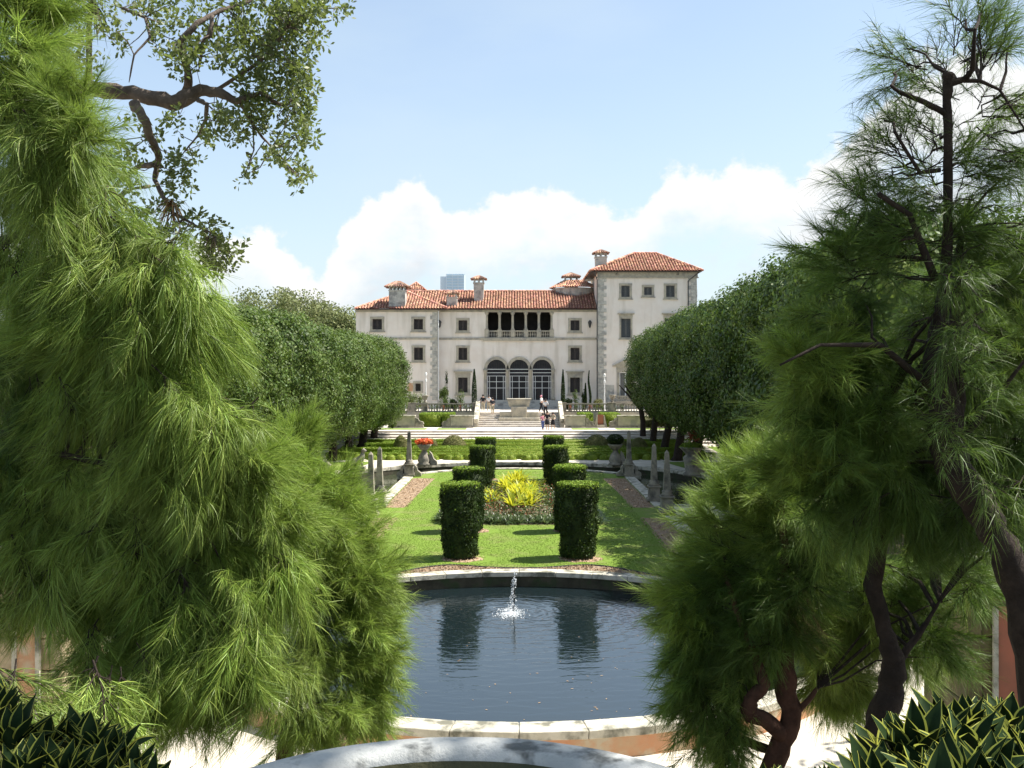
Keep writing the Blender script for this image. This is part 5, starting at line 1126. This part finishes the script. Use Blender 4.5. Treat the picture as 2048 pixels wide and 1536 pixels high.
casuarina('smaller bushy casuarina beside the left edge of the round pool', [[(565,1600,9.3,.085),(570,1490,9.3,.08),(590,1400,9.3,.07),(615,1270,9.3,.06),(622,1150,9.3,.05),(640,1030,9.3,.03),(640,950,9.3,.015)], [(590,1400,9.3,.04),(660,1360,9.3,.02),(720,1330,9.3,.01)]], Lb3, (570, 9.9), MT['barkred'], 'feathery casuarinas framing the view', .02, ssc=.85, shx=-24, shy=14, upt=60)
# right
Rb = [(1790,90,7.4,60,-50,4,'thin'),(1880,60,7.4,60,-80,5,'thin'),(1940,50,7.2,70,-75,10,'thin'),(1985,90,7.2,60,-45,7,'thin'),(1830,110,7.4,70,-60,6,'thin'),(1760,170,7.3,45,-20,3,'thin'),(1830,180,7.3,60,-30,5,'thin'),(1990,190,7.2,70,-20,8,'thin'),(2040,230,7,70,-10,8,'thin'),
 (1720,270,7.3,50,-30,4,'thin'),(1790,270,7.2,60,-40,7,'thin'),(1850,290,7.4,70,-40,8,'thin'),(1950,300,7.2,80,-20,11,'thin'),(2030,330,7,80,0,10,'thin'),(1710,360,7.2,55,-25,6,'thin'),(1780,370,7.2,70,-10,9,'thin'),(1870,390,7,80,-10,8,'thin'),(1960,400,7.2,80,0,10,'thin'),
 (1680,450,7.2,55,-20,5,'thin'),(1750,460,7.2,70,-10,6,'dark'),(1840,480,7.1,80,0,7,'thin'),(1940,490,7.1,80,10,7,'dark'),(2030,480,7,80,10,7,'thin'),(1660,530,7.2,50,-10,4,'dark'),
 (1740,550,7.2,70,10,6,'thin'),(1840,580,7.9,80,10,6,'dark'),(1960,590,7.9,80,20,7,'thin'),(2040,600,7,60,20,4,'dark'),(1650,650,7.0,60,10,3,'light'),(1690,650,7.2,80,10,8,'dark'),(1790,680,7.9,80,20,7,'thin'),(1960,700,7.9,80,20,7,'dark')]
Rb2 = [(1890,560,6.6,45,10,4,'thin'),(1880,660,6.6,45,20,5,'thin'),(1930,760,6.6,50,20,5,'thin'),(1890,880,6.6,50,20,5,'thin'),(1960,1000,6.6,50,30,4,'thin'),(2040,560,7.3,70,10,8,'dark'),(2050,880,7.4,60,30,7,'dark'),(1700,1180,9.2,90,30,12,'light'),(1640,1380,9.3,60,30,7,'light'),(1850,1120,9.2,90,30,9,'light'),(1780,1250,9.3,70,40,6,'light'),(1550,715,7.0,38,-10,4,'light'),(1620,770,7.1,60,20,8,'light'),(1720,770,7.3,80,20,12,'dark'),(1800,800,7.9,60,20,8,'dark'),(2000,800,7.4,80,20,10,'dark'),(1620,860,7.2,80,10,11,'dark'),(1710,880,7.4,80,20,12,'dark'),(1790,920,7.9,60,30,9,'dark'),(2000,930,7.6,70,30,8,'dark'),(1960,850,7.9,60,20,5,'dark'),
 (1560,950,7.4,70,-10,10,'light'),(1640,980,7.4,80,20,12,'dark'),(1740,1000,7.6,80,30,12,'dark'),(1840,1020,8,60,30,8,'dark'),(1980,1060,8,60,30,5,'dark'),(2030,720,7,60,20,6,'light'),(1660,1060,8.2,60,30,6,'light'),(1850,700,7.9,120,30,8,'dark'),(1700,1230,8.6,70,30,7,'light'),(1900,1040,7.4,60,40,4,'dark'),(1900,950,7.9,120,30,8,'dark'),(2040,1050,7.8,50,30,4,'dark')]
Rtr = [[(2110,1700,7.0,.15),(2085,1400,7.0,.15),(2052,1220,7.0,.13),(2005,1090,7.0,.105),(1950,1000,7.0,.115),(1905,930,7.0,.12),(1888,860,7.0,.11),(1890,800,7.0,.095),(1872,740,7.0,.10),(1878,640,7.0,.045),(1893,560,7.0,.040),(1896,400,7.0,.034),(1897,300,7.0,.031),(1893,200,7.0,.030),(1897,165,7.0,.036),(1896,148,7.0,.042)],
 [(1905,920,7,.06),(1918,800,7.1,.045),(1905,700,7.1,.038),(1915,560,7.1,.03),(1925,440,7.1,.02)],
 [(1896,230,7,.025),(1850,205,7,.02),(1800,185,7,.015),(1780,170,7,.010)],[(1893,170,7,.03),(1930,158,7,.022),(1945,140,6.9,.018),(1950,60,6.8,.01)],[(1895,160,7,.02),(1960,162,7,.014),(2000,180,7,.01),(2050,260,6.9,.006)],
 [(1870,560,7,.03),(1820,430,6.9,.02),(1760,390,6.9,.018),(1757,386,6.9,.016)],[(1880,340,7,.018),(1840,345,7,.014),(1790,265,7,.010)],[(1870,780,7,.03),(1760,690,6.8,.02),(1640,690,6.6,.012),(1560,730,6.5,.007)],
 [(1900,900,7,.03),(1960,840,6.8,.02),(2050,720,6.6,.01)]]
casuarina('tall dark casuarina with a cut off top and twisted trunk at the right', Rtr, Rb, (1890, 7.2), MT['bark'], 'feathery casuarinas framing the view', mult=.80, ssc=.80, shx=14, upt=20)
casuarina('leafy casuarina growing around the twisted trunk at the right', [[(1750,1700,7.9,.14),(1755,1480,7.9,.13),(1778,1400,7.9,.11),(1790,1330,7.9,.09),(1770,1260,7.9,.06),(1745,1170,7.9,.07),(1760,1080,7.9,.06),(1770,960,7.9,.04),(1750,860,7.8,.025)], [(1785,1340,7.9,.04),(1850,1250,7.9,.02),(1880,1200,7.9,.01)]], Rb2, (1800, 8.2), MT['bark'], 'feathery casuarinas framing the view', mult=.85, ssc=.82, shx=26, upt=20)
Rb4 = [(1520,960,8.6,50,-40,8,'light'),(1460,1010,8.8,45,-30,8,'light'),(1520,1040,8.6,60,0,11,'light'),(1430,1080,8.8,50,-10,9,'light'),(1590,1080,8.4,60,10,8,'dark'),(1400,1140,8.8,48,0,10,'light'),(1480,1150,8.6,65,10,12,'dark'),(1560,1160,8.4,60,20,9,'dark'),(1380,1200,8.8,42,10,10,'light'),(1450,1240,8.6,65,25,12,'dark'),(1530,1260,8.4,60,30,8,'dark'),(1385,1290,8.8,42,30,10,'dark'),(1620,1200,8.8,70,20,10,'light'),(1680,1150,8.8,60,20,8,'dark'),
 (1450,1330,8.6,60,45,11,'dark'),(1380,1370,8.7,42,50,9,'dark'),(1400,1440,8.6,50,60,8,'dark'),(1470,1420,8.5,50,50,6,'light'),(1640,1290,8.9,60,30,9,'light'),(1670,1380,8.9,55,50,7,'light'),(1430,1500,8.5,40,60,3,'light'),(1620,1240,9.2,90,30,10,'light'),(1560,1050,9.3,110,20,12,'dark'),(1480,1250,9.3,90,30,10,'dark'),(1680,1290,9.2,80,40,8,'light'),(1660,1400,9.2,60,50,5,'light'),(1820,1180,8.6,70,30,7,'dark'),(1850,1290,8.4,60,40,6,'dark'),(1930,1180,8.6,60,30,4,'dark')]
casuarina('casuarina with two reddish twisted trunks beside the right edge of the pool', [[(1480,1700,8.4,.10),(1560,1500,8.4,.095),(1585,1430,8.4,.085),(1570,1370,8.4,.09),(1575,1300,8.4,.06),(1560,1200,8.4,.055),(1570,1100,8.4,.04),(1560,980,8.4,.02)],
 [(1575,1480,8.4,.07),(1530,1440,8.3,.065),(1495,1425,8.3,.07),(1500,1400,8.3,.06),(1530,1370,8.3,.05),(1480,1240,8.4,.03),(1450,1150,8.5,.02)], [(1420,1700,8.6,.05),(1440,1540,8.6,.05),(1450,1500,8.6,.045),(1480,1480,8.6,.04),(1540,1500,8.5,.04)], [(1590,1430,8.4,.03),(1625,1390,8.3,.02),(1635,1375,8.3,.015)]], Rb4, (1590, 8.9), MT['barkred'], 'feathery casuarinas framing the view', .02, mult=.9, ssc=.88, shx=10, upt=60)
dr = []
# a few dry hanging tufts as parts of the right tree
hostc = [o for o in bpy.data.objects if o.name.startswith('crown') and o.parent and 'two reddish' in o.parent.get('label', '')][0]
for px, py, D in ((1615, 1115, 8.25),):
    o = bpy.data.objects.new('dry_spray', SPR['dry'][0]); COL.objects.link(o); o.parent = hostc; o.location = P(px, py, D)-org(hostc); o.rotation_euler = (0, R(55), random.uniform(0, 6)); o.scale = (.7,)*3
# ------------------------------------------------------------------ live oak branches at the upper left
DO = 12.5
oak = thing('live_oak', P(-300, 1536, DO), 'gnarled live oak limbs with small leathery leaves at the upper left', 'tree')
LIM = [[(-320,1700,38),(-300,900,36),(-260,420,32),(-100,250,24),(20,205,22),(150,180,19),(230,182,17),(300,194,16),(345,207,16),(372,195,17),(400,180,13),(440,186,11),(470,202,8),(520,186,5),(570,215,3)],
 [(368,198,13),(378,165,9),(372,125,8),(358,85,7),(395,45,6),(440,22,5),(500,2,5),(540,-40,4)], [(270,205,12),(290,240,10),(303,280,9),(318,310,8),(314,332,7),(310,360,6),(325,392,5),(345,425,4),(390,450,2.5),(430,470,1.5)],
 [(312,330,7),(282,330,6),(250,352,5),(215,385,3)],[(300,372,4),(262,378,3),(225,400,2)],[(395,200,6),(414,206,5),(412,238,4),(395,272,2),(362,312,1.5)],[(480,203,5),(500,240,4),(525,275,3),(545,295,2),(595,350,1.5)],
 [(430,182,5),(480,150,4),(530,115,4),(575,55,3)],[(425,30,4),(420,68,6),(405,85,4),(398,140,3)],[(178,180,8),(178,60,6),(182,0,5),(190,-40,5)],[(230,10,3),(290,35,3),(300,75,3),(268,110,2),(258,165,1.5)],[(160,95,2),(60,60,2),(-20,20,3)],[(560,60,3),(620,20,2),(680,15,1.2)],[(505,245,2),(508,300,1.5),(490,350,1)],[(540,300,1.5),(520,335,1.2),(500,345,1)]]
lp = []
for i, l in enumerate(LIM):
    m = MB(); pts = []; rad = []
    for j in range(len(l)-1):
        for k in range(4):
            f = k/4; a, b = l[j], l[j+1]; D = DO+.5*math.sin(i*2.1+j*.8)*(0 if i == 0 else .8); D2 = DO+.5*math.sin(i*2.1+(j+1)*.8)*(0 if i == 0 else .8)
            q = P(a[0]+(b[0]-a[0])*f, a[1]+(b[1]-a[1])*f, D+(D2-D)*f); r = (a[2]+(b[2]-a[2])*f)/F*DO*.9; pts.append(q+Vector((random.gauss(0, r*.12), 0, random.gauss(0, r*.15)))); rad.append(max(r, .005)*random.uniform(.9, 1.1))
    pts.append(P(l[-1][0], l[-1][1], D2)); rad.append(.004); m.tube(pts, rad, 9, rough=.08); m.build('trunk' if i == 0 else 'limb', MT['barkoak'], oak, smooth=True); lp += pts
OB = [(600,60,60,26),(560,110,65,30),(520,60,65,28),(590,175,45,22),(560,230,50,24),(605,270,32,12),(520,190,55,24),(592,325,30,8),(545,300,34,10),(605,362,20,5),(500,120,60,24),(455,40,60,22),(380,40,50,14),(300,25,48,12),(345,75,35,8),(425,90,40,12),(370,125,38,10),(340,105,30,6),(470,230,40,14),(440,248,28,7),(400,275,26,6),(350,245,22,5),(300,275,20,4),(262,295,26,6),(240,330,34,8),(345,330,32,9),(372,352,28,7),(392,322,16,3),(350,395,26,5),(240,385,30,6),(225,420,30,6),(290,430,32,8),(390,450,28,7),(430,472,28,8),(440,505,36,12),(395,512,30,8),(470,502,14,3),
 (110,50,60,22),(50,40,50,14),(160,105,50,16),(140,160,40,12),(85,110,45,12),(240,85,24,5),(215,45,28,6),(682,18,16,3),(645,8,34,7),(492,350,14,3),(510,330,12,2),(262,245,16,3),(590,15,60,20),(540,20,60,18),(255,10,40,8),(150,10,60,16),(480,260,25,6),(340,470,35,8),(300,500,50,12),(575,140,50,18),(615,230,18,4),(420,520,40,14)]
V = []; Fq = []; c = 0; m = MB()
for bx, by, br, cnt in OB:
    D0 = DO+random.uniform(-.5, .5)
    for i in range(int(cnt*1.1)):
        a = random.uniform(0, 6.283); r = br*math.sqrt(random.random()); p = P(bx+r*math.cos(a), by+r*math.sin(a), D0+random.uniform(-.5, .5)); pn = np.array(p); k = 20
        q = min(lp, key=lambda w_: (w_-p).length)
        if (q-p).length < 1.2 and i % 3 == 0: mid = q.lerp(p, .5)+Vector((random.gauss(0, .05), random.gauss(0, .05), random.gauss(0, .05))); m.tube([q, mid, p], [.008, .006, .003], 4, cap=False)
        tw = Vector(unit(rng.normal(size=3)))*.12
        d = unit(rng.normal(size=(k, 3))+[0, 0, .1]); f = rng.uniform(-1, 1, (k, 1)); C = pn+np.array(tw)*f+d*.035
        t_ = d; b_ = unit(np.cross(t_, rng.normal(size=(k, 3)))); L = rng.uniform(.055, .095, (k, 1)); Wd = L*.5
        v = np.stack([C, C+t_*L*.6+b_*Wd*.5, C+t_*L, C+t_*L*.6-b_*Wd*.5], 1).reshape(-1, 3); V.append(v); Fq.append(np.arange(4*k).reshape(k, 4)+c); c += 4*k
cr = npmesh('crown', np.concatenate(V), np.concatenate(Fq), MT['leafoak'], oak); m.build('twigs', MT['barkoak'], oak, kind='stuff')
for px, py in ((345, 402), (190, 8)):
    p = P(px, py, DO-.1); v, f = strap_plant(60, .32, .02, (-.9, .5), .9, 5); t = thing('air_plant', p, 'brown hanging air plant on the '+('lower' if py > 100 else 'upper')+' oak limb', 'plant'); npmesh('leaves', v+np.array(p), f, MT['needledry'] if py > 100 else MT['bark'], t)
# unseen oak added above the viewpoint, crown shaped to shade bowl and beds
ot = thing('live_oak', (6.5, -1.5, 4.2), 'unseen live oak added on the mound, crown shaped to shade the bowl', 'tree')
m = MB(); m.tube([(6.5, -1.5, 3.9), (6.3, -1.4, 6), (5.4, -.6, 8.5), (4.2, .4, 11)], [.35, .3, .24, .15], 10, rough=.08); m.tube([(5.6, -.8, 8), (3.6, 2, 10.5), (1.8, 3.6, 11.6)], [.18, .12, .05], 8); m.tube([(5.4, -.6, 8.5), (5.5, 2.5, 11), (5.0, 4.0, 12)], [.16, .1, .04], 8)
m.build('trunk', MT['barkoak'], ot, smooth=True)
n = 34000; C = np.stack([rng.uniform(-1.5, 5.4, n), rng.uniform(-3.5, 6.3, n), rng.uniform(10.6, 13.2, n)], 1); k = nzs(C[::1], 1.1) > np.where(C[:, 0] > 4.3, .02, -.40); C = C[k]
V, Fq = leaf_geo(C, unit(rng.normal(size=(len(C), 3))), .15, .085); npmesh('crown', V, Fq, MT['leafoak'], ot)
loose_tree(14.2, 14.5, ZG, 11.5, 4.2, 'unseen tree added right of the pool court to shade the ground', MT['leafclip'], 26000, .22, 'added_shade_tree', nb=60)  # out of view, added to shade the ground behind the right trunks
# ------------------------------------------------------------------ snake plants
def snake_leaf(seed, L=.30, W_=.062):
    rs = random.Random(seed); V = []; Fq = []; mi = []; S = 7; prof = [.55, .8, .95, 1, .92, .68, .34, .02]; curl = rs.uniform(.05, .30); tw = rs.uniform(-.5, .5)
    for k in range(S+1):
        t = k/S; w = W_*prof[k]*.5; y = curl*t*t*L; z = L*t*(1-.25*curl*t); a = tw*t
        for u, dz in ((-1, .016), (-.82, .010), (0, -.008), (.82, .010), (1, .016)):
            V.append((u*w*math.cos(a)-dz*math.sin(a)*1.2, y+u*w*math.sin(a)-dz*(w/W_*2), z))
    for k in range(S):
        for j in range(4): b = k*5+j; Fq.append((b, b+1, b+6, b+5)); mi.append(1 if j in (0, 3) else 0)
    return V, Fq, mi
SL = []
for i in range(5):
    V, Fq, mi = snake_leaf(i, .17+.02*i, .082+.006*i); me = bpy.data.meshes.new('leaf'); me.from_pydata(V, [], Fq); me.materials.append(MT['snake']); me.materials.append(MT['snakey']); me.polygons.foreach_set('material_index', mi); me.polygons.foreach_set('use_smooth', [True]*len(Fq)); SL.append(me)
def snake_plant(p, n, s, label, grp):
    t = thing('snake_plant', p, label, 'plant', grp)
    for i in range(n):
        o = bpy.data.objects.new('leaf', random.choice(SL)); COL.objects.link(o); o.parent = t; a = 2.4*i+random.uniform(-.3, .3); ti = -(.15+.75*i/n+random.uniform(-.1, .1)); r = .02+.03*i/n
        sc = .64*s*random.uniform(.8, 1.2); o.scale = (sc, sc, sc); o.rotation_euler = (ti, 0, a); o.location = (-math.sin(a)*-r*0+math.sin(-a)*r, math.cos(a)*r, 0)
def in_bed(): pass
for i, (px, py, D) in enumerate([(1800,1480,3.2),(1870,1470,3.1),(1940,1475,3.2),(2010,1470,3.3),(1840,1540,2.9),(1920,1540,2.8),(2000,1540,2.8),(1780,1560,3.0),(1960,1430,3.6),(1880,1440,3.6),(2050,1500,3.0),(2040,1420,3.6),(1850,1600,2.6),(1960,1600,2.6),(2060,1590,2.6)]):
    [snake_plant(P(px+random.uniform(-35, 35), py+42+random.uniform(-8, 10), D+random.uniform(-.15, .15)), 12, 1.0, 'big yellow edged snake plant, right foreground', 'big snake plants in the right foreground') for _ in (0, 1)][0]
for i in range(13):
    px = 1530+(i % 7)*34+random.uniform(-12, 12); D = 5.0+.5*(i//7)
    snake_plant(P(px, 1585+random.uniform(-14, 14)-(i//7)*5, D), 9, .72, 'smaller snake plant right of the reddish trunks', 'smaller snake plants behind the right bed')
for i, (px, py, D) in enumerate([(20,1460,4.2),(80,1470,4.3),(140,1480,4.4),(200,1490,4.3),(50,1530,3.8),(120,1540,3.8),(190,1550,3.9),(250,1540,4.2),(0,1420,4.6),(270,1580,3.8)]):
    [snake_plant(P(px+random.uniform(-25, 25), py+28+random.uniform(-8, 10), D), 11, 1.1, 'dark yellow edged snake plant, left bottom corner', 'snake plants in the left foreground') for _ in (0, 1)][0]
for i in range(9):
    snake_plant(P(325+i*20+random.uniform(-6, 6), 1590+random.uniform(-8, 8), 5.2), 9, .72, 'small dark snake plant left of the stone bowl', 'small snake plants left of the stone bowl')
# ------------------------------------------------------------------ garden piers left & right and the stone bowl
for s, lb in ((-1, 'sunlit rough limestone pier with an orange panel at the far left'), (1, 'brown limestone pier with a red panel behind the right trunk')):
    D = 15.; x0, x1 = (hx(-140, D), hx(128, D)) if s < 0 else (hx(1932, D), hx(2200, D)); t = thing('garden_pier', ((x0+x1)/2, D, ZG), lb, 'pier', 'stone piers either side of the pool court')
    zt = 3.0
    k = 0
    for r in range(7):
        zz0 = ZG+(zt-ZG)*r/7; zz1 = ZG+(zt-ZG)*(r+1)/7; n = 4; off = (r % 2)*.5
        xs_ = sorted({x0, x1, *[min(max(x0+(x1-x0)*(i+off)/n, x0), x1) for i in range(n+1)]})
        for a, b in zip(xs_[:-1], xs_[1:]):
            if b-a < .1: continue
            m = MB(); m.box(a+.01, b-.01, D+random.uniform(-.03, .03), D+1.6, zz0+.008, zz1-.008); m.build('stone', MT['roughwall' if s < 0 else 'brownwall'], t, bevel=.02)
    m = MB(); px0, px1 = (hx(38, D), hx(75, D)) if s < 0 else (hx(1992, D), hx(2040, D)); m.box(px0, px1, D-.06, D-.035, .3, 2.5); m.build('panel', MT['terracotta'] if s > 0 else MT['orangewall'], t)
    m = MB(); m.box(px0-.07, px0-.003, D-.09, D-.033, .3, 2.5); m.box(px1+.003, px1+.07, D-.09, D-.033, .3, 2.5); m.build('panel_frame', MT['coping'], t)
    m = MB(); m.box(x0-.1, x1+.1, D-.12, D+1.7, zt+.002, zt+.2); m.build('cap', MT['coping'], t, bevel=.02)
    t = thing('garden_wall', (s*9, 24, ZG), ('left' if s < 0 else 'right')+' pale court wall beyond the casuarinas', 'wall', 'walls of the pool court')
    m = MB(); m.box(min(s*9.5, s*26), max(s*9.5, s*26), 24.6, 25.0, ZG, .9); m.build('body', MT['roughwall'], t); m = MB(); m.box(min(s*9.4, s*26), max(s*9.4, s*26), 24.5, 25.1, .903, 1.05); m.build('coping', MT['coping'], t)
bx, by_, bz = -.105, 1.39, 5.30
t = thing('stone_bowl', (bx, by_, 4.2), 'large weathered marble bowl rim directly below the viewpoint', 'bowl')
m = MB(); n = 96
prof = [(.06, 4.25), (.14, 4.3), (.10, 4.5), (.16, 4.72), (.36, 4.9), (.47, 5.08), (.505, 5.2), (.538, 5.235), (.550, 5.262), (.549, 5.285), (.537, 5.298), (.50, 5.301), (.475, 5.296), (.464, 5.28), (.455, 5.2), (.40, 5.05), (.25, 4.95), (.02, 4.92)]
for r, z in prof:
    for k in range(n):
        a = 2*math.pi*k/n; rr = r+(.0018*mnoise.noise(Vector((math.cos(a)*9, math.sin(a)*9, z*8))) if r > .3 else 0); m.v.append((bx+rr*math.cos(a), by_+rr*math.sin(a), z))
for i in range(len(prof)-1):
    for k in range(n): a, b = i*n+k, i*n+(k+1) % n; m.f.append((a, b, b+n, a+n)); m.m.append(1 if i >= 13 else 0)
m.build('bowl', [MT['marble'], MT['bowlinside']], t, smooth=True)

# ------------------------------------------------------------------ tell look-alikes apart by where they stand
ORD = ['first', 'second', 'third', 'fourth', 'fifth', 'sixth', 'seventh', 'eighth', 'ninth', 'tenth', 'eleventh', 'twelfth', 'thirteenth', 'fourteenth', 'fifteenth', 'sixteenth', 'seventeenth', 'eighteenth', 'nineteenth', 'twentieth']+[str(k)+('st' if k % 10 == 1 else 'nd' if k % 10 == 2 else 'rd' if k % 10 == 3 else 'th') for k in range(21, 40)]
byl = {}
for o in COL.objects:
    if o.parent is None and o.get('label') and o.get('category'): byl.setdefault(o['label'], []).append(o)
for l, os_ in byl.items():
    if 1 < len(os_) <= 30:
        os_.sort(key=lambda o: o.location.x/max(.5, o.location.y))
        for i, o in enumerate(os_): o['label'] = l+', '+ORD[i]+' from the left'
